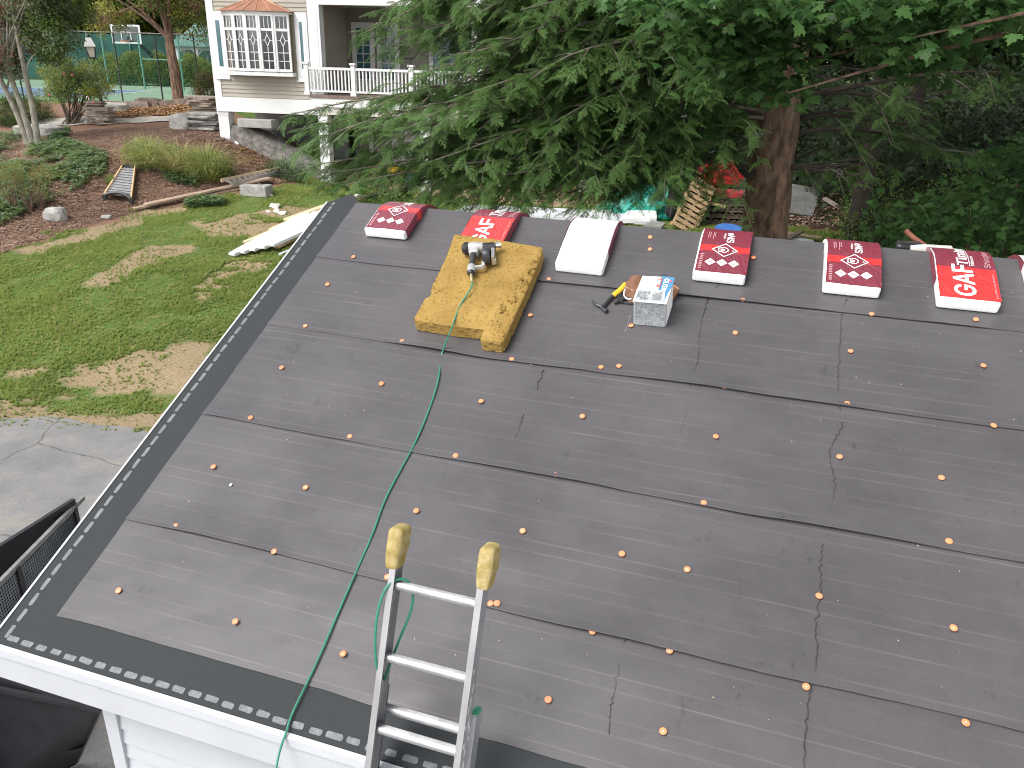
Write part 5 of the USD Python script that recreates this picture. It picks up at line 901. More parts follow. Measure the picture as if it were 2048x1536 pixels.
# wheelbarrow standing on end
wbp = G(1352, 447); wb = thing('wheelbarrow', 'black wheelbarrow tipped on end against the pallet', 'wheelbarrow', tuple(wbp))
wv = np.array([.10, -.05, 1.0]); wv /= np.linalg.norm(wv); wx = np.array([.86, .48, -.06]); wx /= np.linalg.norm(wx); wy = np.cross(wv, wx)
wl = lambda x, y, z: wbp+np.array([.06, .25, .02])+wx*x+wy*y+wv*z
m = rounded((.78, .30, 1.05), .14, seg=3); v = m.vertices.copy(); v[:, 0] *= 1-.15*(v[:, 1] < 0); b = MB(); b.add(wl(0, 0, .62)+v @ np.stack([wx, wy, wv], 1).T, m.faces); b.build('tray', M['black_plastic'], wb)
b = MB(); b.tube(curve([wl(-.40, -.18, .15), wl(-.42, -.17, .6), wl(-.36, -.16, 1.08), wl(0, -.16, 1.18), wl(.36, -.16, 1.08), wl(.42, -.17, .6), wl(.40, -.18, .15), wl(0, -.18, .06), wl(-.40, -.18, .15)], 40), .02, 6); b.build('tray_rim', M['dark_steel'], wb)
for s in (-1, 1): b = MB(); b.tube([wl(.12*s, -.24, .1), wl(.2*s, -.26, .6), wl(.26*s, -.26, 1.35)], .022, 6); b.build('handle', M['dark_steel'], wb); b = MB(); b.tube([wl(.2*s, -.25, .55), wl(.2*s, -.42, .75), wl(.22*s, -.26, .95)], .018, 6); b.build('leg', M['dark_steel'], wb)
b = MB(); b.lathe([(.08, -.05), (.15, -.055), (.19, -.03), (.20, 0), (.19, .03), (.15, .055), (.08, .05)], wl(0.02, -.40, .20), wx, 20); w_ = b.build('wheel', M['rubber'], wb); b = MB(); b.lathe([(.0, -.04), (.1, -.03), (.1, .03), (0, .04)], wl(.02, -.40, .20), wx, 14); b.build('rim', M['rail_grey'], w_)
# pallets: one leaning, a stack beyond, boards on top
def pallet(g, o, X, Y, Z, mat, L=1.1, W=1.0, n=9):
    for y in (-W/2+.05, 0, W/2-.05): b = MB(); b.box(o+Y*y, (L, .05, .09), np.stack([X, Y, Z], 1)); b.build('bearer', M[mat], g)
    for s in (-1, 1):
        for x in np.linspace(-L/2+.05, L/2-.05, n if s > 0 else 4): b = MB(); b.box(o+X*x+Z*s*.056, (.085, W, .020), np.stack([X, Y, Z], 1)); b.build('slat', M[mat], g)
pl = thing('leaning_pallet', 'wooden pallet leaning upright between wheelbarrow and pallet stack', 'pallet', tuple(G(1350, 462)))
ptop, pbot = at(1398, 365, G(1350, 462)[1]+.5), G(1352, 462)
Xp = ptop-pbot; Lp = np.linalg.norm(Xp); Xp /= Lp; Yp = np.cross([.25, -.9, .35], Xp); Yp /= np.linalg.norm(Yp); Zp = np.cross(Xp, Yp); pallet(pl, (ptop+pbot)/2+np.array([.15, .1, 0]), Xp, Yp, Zp, 'wood', L=Lp, W=.62, n=10)
st_o = G(1440, 452); ang = math.radians(-8); SX = np.array([math.cos(ang), math.sin(ang), 0]); SY = np.array([-SX[1], SX[0], 0])
for k in range(5):
    g = thing('stacked_pallet', ('grey pallet at the bottom of the stack left of the big trunk', 'second pallet from the ground in the stack left of the trunk', 'third pallet from the ground in the stack left of the trunk', 'fourth pallet from the ground in the stack left of the trunk', 'topmost pallet of the stack, under the red board')[k], 'pallet', tuple(st_o+Z3*.15*k), 'pallets in the stack')
    pallet(g, st_o+Z3*(.08+.15*k)+SY*.5+SX*(.03*(-1)**k), SX, SY, Z3, 'dark_wood', L=1.25, W=1.0)
so = st_o+Z3*.83+SY*.35
panel([so-SX*.62+SY*-.32, so+SX*.42+SY*-.36-Z3*.04, so+SX*.45+SY*-.1, so-SX*.6+SY*-.05+Z3*.03], .12, 'red_board', 'crate_red', 'dull red board lying on top of the pallet stack', 'board')
for x0, x1, z, dy, mt, lab in ((-.5, .05, .52, -.62, 'wood', 'short light offcut lying askew on the pallet stack front'), (-.65, .6, .60, -.3, 'dark_wood', 'dark plank lying across the pallet stack under the red board')): b = MB(); b.beam(st_o+SX*x0+Z3*(z+.06)+SY*(dy+.55), st_o+SX*x1+Z3*(z-.04)+SY*(dy+.5), .10, .05); single('offcut', b.mesh(), M[mt], lab, 'board')
# red pickup mostly hidden behind the tarp and pallets
tr = thing('red_pickup', 'red vehicle with a dark windshield half hidden behind the pallets', 'vehicle', tuple(G(1400, 395)))
to = G(1385, 400)+np.array([-.35, 1.3, 0]); pm('car_red', (.26, .016, .018), .25, .08, 3, coat=.6); pm('car_glass', (.03, .033, .036), .08, .1, spec=.9)
b = MB(); b.add(rounded((3.0, 1.7, .62), .12).vertices+to+np.array([.7, 0, .62]), rounded((3.0, 1.7, .62), .12).faces); b.build('body', M['car_red'], tr)
b = MB(); r_ = hull([(to+np.array([x, y, z]), .06) for x, y, z in ((-.35, -.72, .95), (-.35, .72, .95), (1.6, -.72, .95), (1.6, .72, .95), (.2, -.6, 1.5), (.2, .6, 1.5), (1.3, -.6, 1.5), (1.3, .6, 1.5))]); b.add(r_); b.build('cab', M['car_red'], tr)
b = MB(); b.quad(*[to+np.array(q) for q in ((-.44, -.66, 1.0), (-.44, .66, 1.0), (.12, .56, 1.52), (.12, -.56, 1.52))]); b.quad(*[to+np.array(q) for q in ((-.2, -.79, 1.02), (1.45, -.79, 1.02), (1.2, -.665, 1.48), (.22, -.665, 1.48))]); b.build('window', M['car_glass'], tr, smooth=False)
for x in (-.2, 2.1): b = MB(); b.lathe([(0, -.1), (.24, -.1), (.33, -.08), (.34, 0), (.33, .08), (0, .1)], to+np.array([x, -.8, .34]), (0, 1, 0), 20); b.build('wheel', M['rubber'], tr)
b = MB(); b.box(to+np.array([-.82, -.4, .75]), (.04, .35, .12)); b.build('headlight', M['panel_white'] if 'panel_white' in M else M['house_trim'], tr)
for k, (dx, dy) in enumerate(((0, 0), (.3, .25))): b = MB(); b.beam(to+np.array([-.6+dx, -.95+dy, 1.62]), to+np.array([1.9+dx, -.95+dy, 1.72]), .10, .05); single('rack_board', b.mesh(), M['house_trim'], ('front white board carried above the red vehicle', 'rear white board carried above the red vehicle')[k], 'board')
# right of the trunk
panel([at(1577, 366, 17.2), at(1642, 378, 17.6), at(1625, 432, 16.5), at(1572, 424, 16.2)], .05, 'grey_panel', 'rail_grey', 'flat grey panel leaning in the shade right of the big trunk', 'panel', up=np.array([0, -.8, .5]))
rj = np.random.default_rng(14)
for k in range(9):
    x, y = rj.uniform(1640, 1740), rj.uniform(395, 432); p = G(x, y, .1); a = rj.uniform(0, 3.1); d = np.array([math.cos(a), math.sin(a)*.5, rj.uniform(0, .6)])*rj.uniform(.3, .7); b = MB(); b.beam(p-d*.5+Z3*.15, p+d*.5+Z3*.2, rj.uniform(.08, .2), .06); single('scrap_timber', b.mesh(), M[('dark_wood', 'grey_wood', 'plank_brown')[k % 3]], 'old timber tangled in the dark scrap heap behind the grey panel', 'timber', 'timbers in the scrap heap')
for k, (x0, y0, x1, y1) in enumerate(((1600, 352, 1660, 366), (1655, 358, 1700, 372), (1500, 315, 1530, 332), (1705, 428, 1722, 436))):
    panel([G(x0, y0, .5), G(x1, y0+6, .5), G(x1+6, y1, .3), G(x0+4, y1, .3)], .06, 'white_debris', 'house_trim', ('white sheet glimpsed under the dark branch right of the trunk', 'white sheet farther right behind the dark branch', 'white sheet glimpsed left of the big trunk above its low branch', 'small white strip on the dark soil right of the scrap heap')[k], 'sheet')
for k, (x0, y0, x1, y1, w, mt, lab) in enumerate(((1560, 480, 1625, 492, .22, 'vinyl', 'white board on the grass just right of the trunk foot'), (1560, 476, 1640, 487, .12, 'plank_brown', 'brown plank behind the white board at the trunk foot'), (1575, 492, 1600, 478, .12, 'dark_wood', 'dark stick crossing the white board at the trunk foot'))): b = MB(); b.beam(G(x0, y0, .1+.04*k), G(x1, y1, .1+.04*k), w, .04); single('board', b.mesh(), M[mt], lab, 'board')
sd = MB(); c = G(1462, 470)-Z3*.08; sd.lathe([(.0, .03), (.25, .04), (.40, .07), (.43, .07), (.42, .03), (.2, 0), (0, 0)], c+np.array([0, -.1, .1]), (.1, -.3, 1), 20); single('blue_sled', sd.mesh(), pm('blue_plastic', (.06, .17, .50), .4, .1), 'blue plastic sled lying on the grass below the pallet stack', 'sled')
# yellow toy and blue shovel before the house
ty = thing('ride_on_toy', 'small yellow ride on digger toy on the dirt before the house', 'toy', tuple(G(785, 360)))
pm('toy_yellow', (.72, .42, .015), .4, .08); tq = lambda x, y, z: G(x, y)+Z3*z
b = MB(); b.tube([tq(746, 360, .05), tq(752, 352, .28), tq(762, 350, .40), tq(775, 352, .36)], .045, 6); b.tube([tq(756, 360, .05), tq(760, 356, .2), tq(768, 353, .35)], .04, 6); b.build('boom', M['toy_yellow'], ty)
b = MB(); b.add(rounded((.5, .3, .14), .04).vertices+tq(792, 358, .28), rounded((.5, .3, .14), .04).faces); b.tube([tq(775, 354, .33), tq(790, 356, .32), tq(806, 358, .34)], .045, 6); b.build('frame', M['toy_yellow'], ty)
for x, y in ((791, 362), (802, 360)): b = MB(); b.lathe([(.05, -.05), (.12, -.05), (.14, 0), (.12, .05), (.05, .05)], tq(x, y, .14), (.2, -1, 0), 16); w_ = b.build('wheel', M['black_plastic'], ty); b = MB(); b.lathe([(0, -.055), (.085, -.055), (.085, .055), (0, .055)], tq(x, y, .14), (.2, -1, 0), 14); b.build('hub', M['toy_yellow'], w_)
sp = thing('snow_shovel', 'blue bladed shovel standing beside the yellow toy', 'shovel', tuple(G(826, 372)))
p = G(826, 372); b = MB(); v = [(x*.20, -.05*math.cos(x*1.4), z) for z in (0, .2, .42) for x in np.linspace(-1, 1, 7)]; b.add(np.array(v)+p, np.vstack([grid_faces(3, 7), grid_faces(3, 7)[:, ::-1]])); b.build('blade', M['blue_plastic'], sp); b = MB(); b.tube([p+Z3*.38, p+np.array([.05, .12, 1.15])], .02, 6); b.build('shaft', M['dark_wood'], sp)
rock('clay_pot', 670, 352, (.3, .3, .3), 'orange clay lump on the ground beside the white lower post', 'pot', 'plank_brown', 31, sub=2)
# ------------------------------------------------------------------ vegetation
rv = np.random.default_rng(21)
leafmat('needles', (.020, .048, .015), (.135, .245, .066), .3, .5, 1.4)
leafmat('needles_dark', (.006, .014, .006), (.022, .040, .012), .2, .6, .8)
leafmat('maple_leaf', (.018, .055, .017), (.085, .175, .048), .35, .42, 1.2)
leafmat('leaf_green', (.035, .075, .018), (.17, .24, .055), .4, .5, .6)
leafmat('leaf_yellow', (.09, .13, .02), (.36, .36, .07), .45, .5, .5)
leafmat('leaf_grey', (.06, .095, .05), (.24, .30, .16), .4, .55, .7)
leafmat('leaf_red', (.10, .045, .035), (.28, .16, .09), .4, .55, .7)
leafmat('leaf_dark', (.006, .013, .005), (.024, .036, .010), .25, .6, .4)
leafmat('leaf_cover', (.085, .15, .07), (.25, .35, .18), .35, .5, .9)
leafmat('grass_blade', (.125, .185, .038), (.31, .375, .10), .5, .6, .7)
leafmat('straw_blade', (.22, .19, .07), (.50, .45, .21), .35, .6, 1.0)
leafmat('variegated', (.13, .18, .04), (.46, .48, .19), .35, .5, 1.6)
leafmat('mulch_chip', (.07, .036, .026), (.50, .34, .25), .0, .9, 3.0)
leafmat('dry_leaf', (.20, .09, .03), (.55, .34, .12), .15, .8, 2.0)

def frond(seed, L=.36, droop=.22):
    """one flat spray of hemlock: a stem, side twigs and their needles"""
    r = np.random.default_rng(seed); V, F, T = [], [], []
    def tri(a, b, c, t): F.append([len(V), len(V)+1, len(V)+2]); V.extend([a, b, c]); T.extend([t]*3)
    def twig(p0, d, l, tip):
        n = max(3, int(l/.0125)); side = np.array([-d[1], d[0], 0]); side /= np.linalg.norm(side)+1e-9
        for i in range(n):
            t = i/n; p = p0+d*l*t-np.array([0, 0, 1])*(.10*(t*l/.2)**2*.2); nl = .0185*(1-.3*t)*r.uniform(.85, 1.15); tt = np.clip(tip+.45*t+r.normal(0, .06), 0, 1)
            for s in (-1, 1):
                q = p+side*s*nl*.92+d*nl*.55+np.array([0, 0, r.normal(0, .003)-.002]); tri(p-d*.0045, p+d*.0055, q, tt)
        q0 = p0; q1 = p0+d*l; w = side*.0022; tri(q0-w, q0+w, q1, .1)
    n = 17
    for i in range(n):
        t = (i+.5)/n; p = np.array([t*L, r.normal(0, .006), -droop*t*t*L]); s = 1 if i % 2 else -1; ang = math.radians(r.uniform(42, 60))*s; l = L*(.42*(1-t)+.08)*r.uniform(.75, 1.2)*min(1, .45+t*3)
        d = np.array([math.cos(ang), math.sin(ang), -.18-droop*t]); d /= np.linalg.norm(d); twig(p, d, l, .15+.45*t)
        if l > .09:
            for k in (.35, .6): d2 = np.array([math.cos(ang*.25), math.sin(ang*.25), -.2]); twig(p+d*l*k, d2/np.linalg.norm(d2), l*.38, .25+.45*t)
    twig(np.array([.5*L, 0, -droop*.25*L]), np.array([1, 0, -droop*1.4])/math.hypot(1, droop*1.4), L*.55, .55)
    return np.array(V), np.array(F), np.column_stack([T, T, T])
FR = [frond(s, droop=dr) for s, dr in ((1, .15), (2, .32), (3, .55))]
def align(d, up):
    """rotations whose x axis is d and whose z axis is near up"""
    d = d/np.linalg.norm(d, axis=1, keepdims=True); y = np.cross(up, d); y /= np.linalg.norm(y, axis=1, keepdims=True)+1e-9; z = np.cross(d, y); return Rotation.from_matrix(np.stack([d, y, z], 2))
class Conifer:
    def __init__(s): s.p, s.d, s.s, s.wood, s.limbs = [], [], [], MB(), []
    def limb(s, a, b, sag=.5, dens=1.0, r0=.05, bare=.25, reach=1.5, size=1.0):
        a, b = np.asarray(a, float), np.asarray(b, float); L = np.linalg.norm(b-a); mid = (a+b)/2+np.array([0, 0, .10*L*sag])+rv.normal(0, .05*L, 3)*[1, 1, .5]; q = a*.25+b*.75+np.array([0, 0, .06*L*sag])
        n = max(8, int(L/.25)); c = curve([a, mid+rv.normal(0, .04*L**.5, 3), q+rv.normal(0, .03*L**.5, 3), b], n); s.limbs.append((c, np.linspace(r0, .006, n)))
        t = np.gradient(c, axis=0); t /= np.linalg.norm(t, axis=1, keepdims=True); pos = L*bare; sd = 1
        while pos < L:
            f = pos/L; i = min(int(f*(n-1)), n-2); p = c[i]+(c[i+1]-c[i])*(f*(n-1)-i); d = t[i]; sd = -sd
            ang = math.radians(rv.uniform(25, 85))*sd; hd = np.array([d[0]*math.cos(ang)-d[1]*math.sin(ang), d[0]*math.sin(ang)+d[1]*math.cos(ang), 0]); hd /= np.linalg.norm(hd)+1e-9
            l = min(reach, (.25+.42*L*(1-f)))*rv.uniform(.6, 1.15); e = hd*1.0+np.array([0, 0, rv.uniform(-.5, .18)]); pts = p+np.outer(np.linspace(0, 1, 6), e*l)-np.outer(np.linspace(0, 1, 6)**2, [0, 0, .28*l]); 
            if l > .35: s.wood.tube(pts, np.linspace(.012, .003, 6), 3, cap=False)
            k = .06
            while k < 1.001:
                pp = p+e*l*k-np.array([0, 0, .28*l*k*k]); a2 = math.radians(rv.uniform(10, 75))*rv.choice([-1, 1]); 
                fd = np.array([hd[0]*math.cos(a2)-hd[1]*math.sin(a2), hd[0]*math.sin(a2)+hd[1]*math.cos(a2), rv.uniform(-.65, .25)]); s.p.append(pp); s.d.append(fd); s.s.append(rv.uniform(.65, 1.15)*size*(.75+.25*(1-k))); k += .09/l/dens*size
            pos += rv.uniform(.13, .24)/dens
        s.p.append(c[-2]); s.d.append(t[-1]+np.array([0, 0, -.2])); s.s.append(1.0*size)
    def build(s, name, label, cat, base, trunk, mat, bark, group=None, limbmat=None):
        g = thing(name, label, cat, tuple(base), group); b = MB(); b.tube(trunk[0], trunk[1], 20); V, F = b.mesh()
        nn = meshkit.fbm(V*np.array([13, 13, 2.2]), 5, 2)-.5; rad = V-np.array([trunk[0][:, 0].mean(), trunk[0][:, 1].mean(), 0]); rad[:, 2] = 0; rad /= np.linalg.norm(rad, axis=1, keepdims=True)+1e-9
        obj('trunk', (V+rad*nn[:, None]*.09, F), bark, g, smooth=True)
        for c, r in s.limbs: b = MB(); b.tube(c, r, 6, cap=False); b.build('limb', M['dark_bark'] if bark is M['dark_bark'] or c[-1][0] > c[0][0]+.5 else M['twig'], g, smooth=True)
        obj('twigs', s.wood.mesh(), M['dark_bark'] if bark is M['dark_bark'] else M['twig'], g, smooth=True, kind='stuff')
        P, D = np.array(s.p), np.array(s.d); up = np.tile([0, 0, 1.], (len(P), 1))+rv.normal(0, .25, (len(P), 3)); 
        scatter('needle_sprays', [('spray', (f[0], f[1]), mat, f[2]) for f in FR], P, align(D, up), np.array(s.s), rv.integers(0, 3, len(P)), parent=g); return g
# the big hemlock whose trunk stands behind the ridge
TY = 11.4
tb0, tb1, tb2 = at(1527, 500, TY), at(1541, 330, TY), at(1556, 190, TY)
tz = lambda z: tb1+(tb2-tb1)*((z-tb1[2])/(tb2[2]-tb1[2]))*.45 if z > tb1[2] else tb0+(tb1-tb0)*((z-tb0[2])/(tb1[2]-tb0[2]))
def tpt(z): p = tz(z).copy(); p[2] = z; return p
gz0 = float(ground_z(tb0[0], tb0[1])); tzs = np.concatenate([[gz0-.1, gz0+.15, gz0+.5], np.linspace(gz0+1, 9, 60), np.linspace(9.3, 18, 20)]); tr_ = np.interp(tzs, [gz0, gz0+.4, gz0+1, 4, 9, 18], [.50, .40, .345, .315, .25, .05])
hem = Conifer()
LEFT = [(715, 72, 12.2, -90), (560, 235, 12.4, 150), (590, 300, 11.4, 230), (650, 370, 11.2, 280), (740, 300, 12.2, 200), (790, 25, 13, -80), (800, -40, 13, -150), (830, 150, 11.2, 60), (760, 260, 10.8, 180), (840, 330, 10.4, 220), (860, 395, 10.6, 260), (925, 405, 10.4, 270),
        (1000, 350, 10.2, 230), (1020, 400, 10.3, 250), (950, 285, 10.6, 180), (900, 110, 10.6, 0), (950, 30, 11, -100), (1000, 180, 10.4, 80), (1080, 80, 10.6, -20), (1100, 250, 10.1, 160), (1120, 385, 10.2, 260), (1190, 400, 10.3, 280), (1230, 310, 10.2, 220), (1240, 375, 10.6, 280), (1290, 200, 10.3, 100), (1180, 140, 10.6, 20),
        (1250, 90, 10.7, -30), (1350, 120, 10.5, 10), (1400, 260, 10.7, 190), (1310, 280, 11.4, 200), (1200, 0, 11, -100), (1050, -40, 11.4, -160), (880, -60, 12, -180), (1400, 285, 11.2, 220), (1330, 350, 11, 250), (840, 70, 12.6, -40), (870, 200, 12.4, 90), (980, 100, 12.8, -20), (1050, 300, 12.6, 190), (1150, 60, 13, -60), (1140, 200, 13, 90), (1220, 260, 12.6, 150), (930, 350, 12.6, 230), (800, 285, 11.6, 190), (1060, 160, 10.0, 60), (1330, 20, 10.6, -90), (1450, 60, 11, -60), (1380, 200, 12.6, 110), (850, 60, 11.6, -30), (850, 10, 12, -120), (870, 100, 12.2, 0), (900, 150, 13, 60), (900, 10, 13.2, -100), (960, 200, 11.2, 100), (1040, 20, 10.4, -80), (1120, 120, 10.2, 10), (1020, 250, 11.6, 160), (1160, 290, 11.4, 200), (1240, 150, 11.6, 40), (900, 260, 12, 170), (1000, 110, 11.4, 0), (930, 190, 10.2, 100), (870, 300, 12, 220)]
LEFT += [(668, 400, 11.0, 300), (640, 345, 11.6, 270), (690, 370, 10.8, 290), (610, 330, 12.2, 240), (600, 260, 11.9, 200), (765, 20, 13, -90), (772, 105, 12.2, 0), (785, 165, 11.8, 60), (780, 60, 12.8, -50), (800, -20, 12, -140), (1180, 330, 10.8, 240), (1090, 340, 11.4, 240), (960, 330, 12, 220)]
for x, y, Y, ya in LEFT:
    zt = at(1545, ya, TY)[2]; zt = max(zt, gz0+.9); b_ = at(x, y, Y); hem.limb(tpt(zt), b_, sag=rv.uniform(.2, .9), dens=1.1, r0=.022+.003*np.linalg.norm(b_-tpt(zt)), bare=.18 if x < 1340 else .5)
for x, y, Y, ya in [(1905, 180, 10.6, 235), (1890, 235, 11.2, 262), (1800, 335, 11.4, 330), (1740, 345, 10.8, 345), (2060, 150, 10, 200), (1700, 160, 12.6, 150), (1760, 230, 13, 220), (1980, 300, 12, 280), (1660, 300, 12.4, 300), (1850, 120, 12.4, 80), (2000, 60, 11.5, 40), (1680, 60, 12, 20)]:
    zt = at(1545, ya, TY)[2]; hem.limb(tpt(zt), at(x, y, Y), sag=.3, dens=.8, r0=.045, bare=.36, reach=1.0)
for k in range(46):
    z = rv.uniform(8.2, 17.2); a = rv.uniform(0, 2*np.pi); l = np.interp(z, [8, 18], [5.0, 1.0])*rv.uniform(.7, 1.1); p = tpt(z); hem.limb(p, p+np.array([math.cos(a)*l, math.sin(a)*l, -.12*l+.1]), sag=.4, dens=.55, bare=.15, size=1.5)
hem.build('hemlock_tree', 'tall hemlock with a thick trunk behind the ridge and sprays reaching over the house', 'tree', (tb0[0], tb0[1], gz0), (np.array([tpt(z) for z in tzs]), tr_), M['needles'], M['bark'])
b = MB(); b.tube(curve([tpt(at(1520, 350, TY)[2]), at(1490, 338, 11.2), at(1470, 300, 11.0), at(1430, 235, 10.8)], 14), np.linspace(.11, .035, 14), 9)
b.build('broken_limb', M['dark_bark'], '/World/hemlock_tree')
# darker hemlocks standing in the shade on the right
for k, (X, Y, H_, R_) in enumerate(((7.6, 17.5, 13, 3.4), (11.5, 15.0, 14, 3.6), (5.6, 24, 15, 3.6), (11, 23, 16, 4.2), (16, 19, 15, 4.2), (1.6, 31, 16, 4.0), (19, 27, 17, 4.5))):
    c = Conifer(); g0 = on_ground(X, Y)
    for j in range(34):
        z = rv.uniform(1.0 if k > 1 else 1.6, H_-1.0); a = rv.uniform(0, 2*np.pi); l = R_*(1-z/H_*.8)*rv.uniform(.65, 1.1); p = g0+Z3*z; c.limb(p, p+np.array([math.cos(a)*l, math.sin(a)*l, -.22*l]), sag=.3, dens=.5, bare=.15, size=1.7, r0=.03)
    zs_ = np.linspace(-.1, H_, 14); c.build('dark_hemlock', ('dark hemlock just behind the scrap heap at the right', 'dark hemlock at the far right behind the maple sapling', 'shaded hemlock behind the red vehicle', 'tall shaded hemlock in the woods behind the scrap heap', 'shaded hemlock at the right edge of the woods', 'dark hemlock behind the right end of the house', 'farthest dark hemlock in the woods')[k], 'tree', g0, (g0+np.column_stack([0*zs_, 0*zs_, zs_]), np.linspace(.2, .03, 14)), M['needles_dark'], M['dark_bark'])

# broad leaved clumps for shrubs and far trees
def clump(seed, n=44, leaf=.16, asp=.5):
    r = np.random.default_rng(seed); V, F, T = [], [], []
    for i in range(n):
        d = r.normal(0, 1, 3); d /= np.linalg.norm(d); p = d*r.uniform(.25, .5); a = r.normal(0, 1, 3)+d*.4; a /= np.linalg.norm(a); s = np.cross(a, d+r.normal(0, .5, 3)); s /= np.linalg.norm(s)+1e-9; l = leaf*r.uniform(.7, 1.3)
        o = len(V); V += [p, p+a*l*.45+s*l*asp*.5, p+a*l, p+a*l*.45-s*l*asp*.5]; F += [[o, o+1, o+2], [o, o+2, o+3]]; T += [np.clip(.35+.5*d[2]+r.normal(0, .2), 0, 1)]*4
    return np.array(V), np.array(F), np.column_stack([T, T, T])
CL = {'fine': [clump(s, 60, .11) for s in (1, 2, 3)], 'mid': [clump(s, 46, .17) for s in (4, 5, 6)], 'big': [clump(s, 40, .24, .6) for s in (7, 8, 9)]}
def crown(P, sizes, parent, mats, kind='mid', name='crown', kindkey='stuff'):
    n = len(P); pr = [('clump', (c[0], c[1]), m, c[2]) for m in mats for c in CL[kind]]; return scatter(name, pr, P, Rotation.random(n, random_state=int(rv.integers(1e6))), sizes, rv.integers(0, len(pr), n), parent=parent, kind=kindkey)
def blob(c, r, n, shell=.55):
    d = rv.normal(0, 1, (n, 3)); d /= np.linalg.norm(d, axis=1, keepdims=True); rr = rv.uniform(shell, 1, n)**.6; return np.asarray(c)+d*rr[:, None]*np.asarray(r)
def lumpy(c, r, n, k):
    cs = blob(c, np.asarray(r)*.75, k, .3); return np.vstack([blob(q, np.asarray(r)*rv.uniform(.28, .5), n//k, .5) for q in cs])
def broad(name, label, base, trunk_pts, r0, crowns, mats, kind='mid', size=1.0, bark='grey_bark', limbs=8, group=None):
    g = thing(name, label, 'tree', tuple(base), group); T_ = curve(trunk_pts, 12); b = MB(); b.tube(T_, np.linspace(r0, r0*.35, 12), 10); b.build('trunk', M[bark], g)
    P = np.vstack([lumpy(c, r, n, k) for c, r, n, k in crowns]); crown(P, rv.uniform(.7, 1.3, len(P))*size, g, [M[m] for m in mats], kind)
    for k in range(limbs):
        e = P[rv.integers(len(P))]; s_ = T_[rv.integers(5, 12)]; b = MB(); b.tube(curve([s_, (s_+e)/2+np.array([0, 0, .2]), e], 8), np.linspace(r0*.35, r0*.06, 8), 5); b.build('limb', M[bark], g)
    return g
# maple leaves
def maple_leaf():
    half = [(0, 0), (.10, -.02), (.30, -.10), (.27, .04), (.52, .10), (.42, .20), (.50, .36), (.30, .33), (.22, .36), (.26, .56), (.13, .60), (.0, .88)]
    pts = half+[(-x, y) for x, y in half[-2:0:-1]]; c = (0, .18); P = np.array(pts+[c]); n = len(pts); z = -.10*np.abs(P[:, 0])-.22*(P[:, 1]-.2)**2
    V = np.column_stack([P[:, 1], P[:, 0], z])*.135; V = np.vstack([V, [[-.07, -.003, .01], [-.07, .003, .01], [0, 0, 0]]])
    F = [[n, (i+1) % n, i] for i in range(n)]+[[n+1, n+2, n+3]]; return V, np.array(F)
ML = maple_leaf(); MLT = [np.column_stack([np.full(len(ML[0]), t)]*3) for t in (.15, .5, .85)]
def leaves_at(P, parent, mat, size=1.0, droop=(.2, .9), name='leaves', out=None):
    n = len(P); a = rv.uniform(0, 2*np.pi, n); d = np.column_stack([np.cos(a), np.sin(a), -rv.uniform(*droop, n)]); up = np.column_stack([rv.normal(0, .35, n), rv.normal(-.25, .35, n), np.ones(n)])
    scatter(name, [('leaf', ML, mat, t) for t in MLT], P, align(d, up), rv.uniform(.6, 1.2, n)*size, rv.choice(3, n, p=[.35, .45, .2]), parent=parent)
def twig_cloud(centres, n, spread, flat=.45):
    k = rv.integers(0, len(centres), n); return centres[k]+rv.normal(0, 1, (n, 3))*np.array([spread, spread, spread*flat])
def in_poly(poly, n, Y0, Y1):
    P = sg.Polygon(poly); x0, y0, x1, y1 = P.bounds; out = []
    while len(out) < n:
        x, y = rv.uniform(x0, x1), rv.uniform(y0, y1)
        if P.contains(sg.Point(x, y)): out.append(at(x, y, rv.uniform(Y0, Y1)))
    return np.array(out)
mp_base = on_ground(7.2, 5.2); mpl = thing('maple_tree', 'maple whose broad green leaves hang into the top right corner', 'tree', mp_base)
c1 = in_poly([(1380, -60), (1600, -60), (1600, 130), (1560, 215), (1500, 175), (1400, 165), (1370, 90)], 60, 7.0, 8.6); c2 = in_poly([(1700, -60), (2000, -60), (1960, 60), (1880, 135), (1800, 150), (1740, 90)], 50, 6.4, 8.2); c3 = in_poly([(1210, -80), (2200, -80), (2200, 90), (1900, 40), (1600, 50), (1300, 40), (1215, 30)], 95, 6.2, 8.4)
c5 = in_poly([(1880, -40), (2300, -40), (2300, 240), (2060, 150)], 50, 6.2, 9)
uc_ = np.column_stack([rv.uniform(1.2, 9.5, 46), rv.uniform(2.6, 12.5, 46), rv.uniform(8.2, 12.5, 46)]); up_ = uc_[rv.integers(0, 46, 420)]+rv.normal(0, 1, (420, 3))*[.42, .42, .25]
leaves_at(np.vstack([twig_cloud(c1, 1500, .16), twig_cloud(c2, 1200, .16), twig_cloud(c3, 2300, .17), twig_cloud(c5, 900, .2)]), mpl, M['maple_leaf']); leaves_at(twig_cloud(up_, 9000, .45), mpl, M['maple_leaf'], 1.5, name='upper_leaves')
b = MB(); b.tube(curve([mp_base, mp_base+[.1, 0, 3], mp_base+[-.1, .3, 6], mp_base+[-.4, .8, 9.5]], 16), np.linspace(.3, .12, 16), 12); b.build('trunk', M['grey_bark'], mpl)
for cs, z in ((c1, 5.6), (c2, 5.2), (c3, 6.2), (c5, 4.8), (up_, 7.5)):
    for k in range(5): e = cs[rv.integers(len(cs))]; s_ = mp_base+np.array([0, .2, z+rv.uniform(-.4, .6)]); b = MB(); b.tube(curve([s_, s_*.6+e*.4+np.array([0, 0, .5]), e*.8+s_*.2+np.array([0, 0, .25]), e], 14), np.linspace(.05, .006, 14), 5); b.build('limb', M['bark'], mpl)
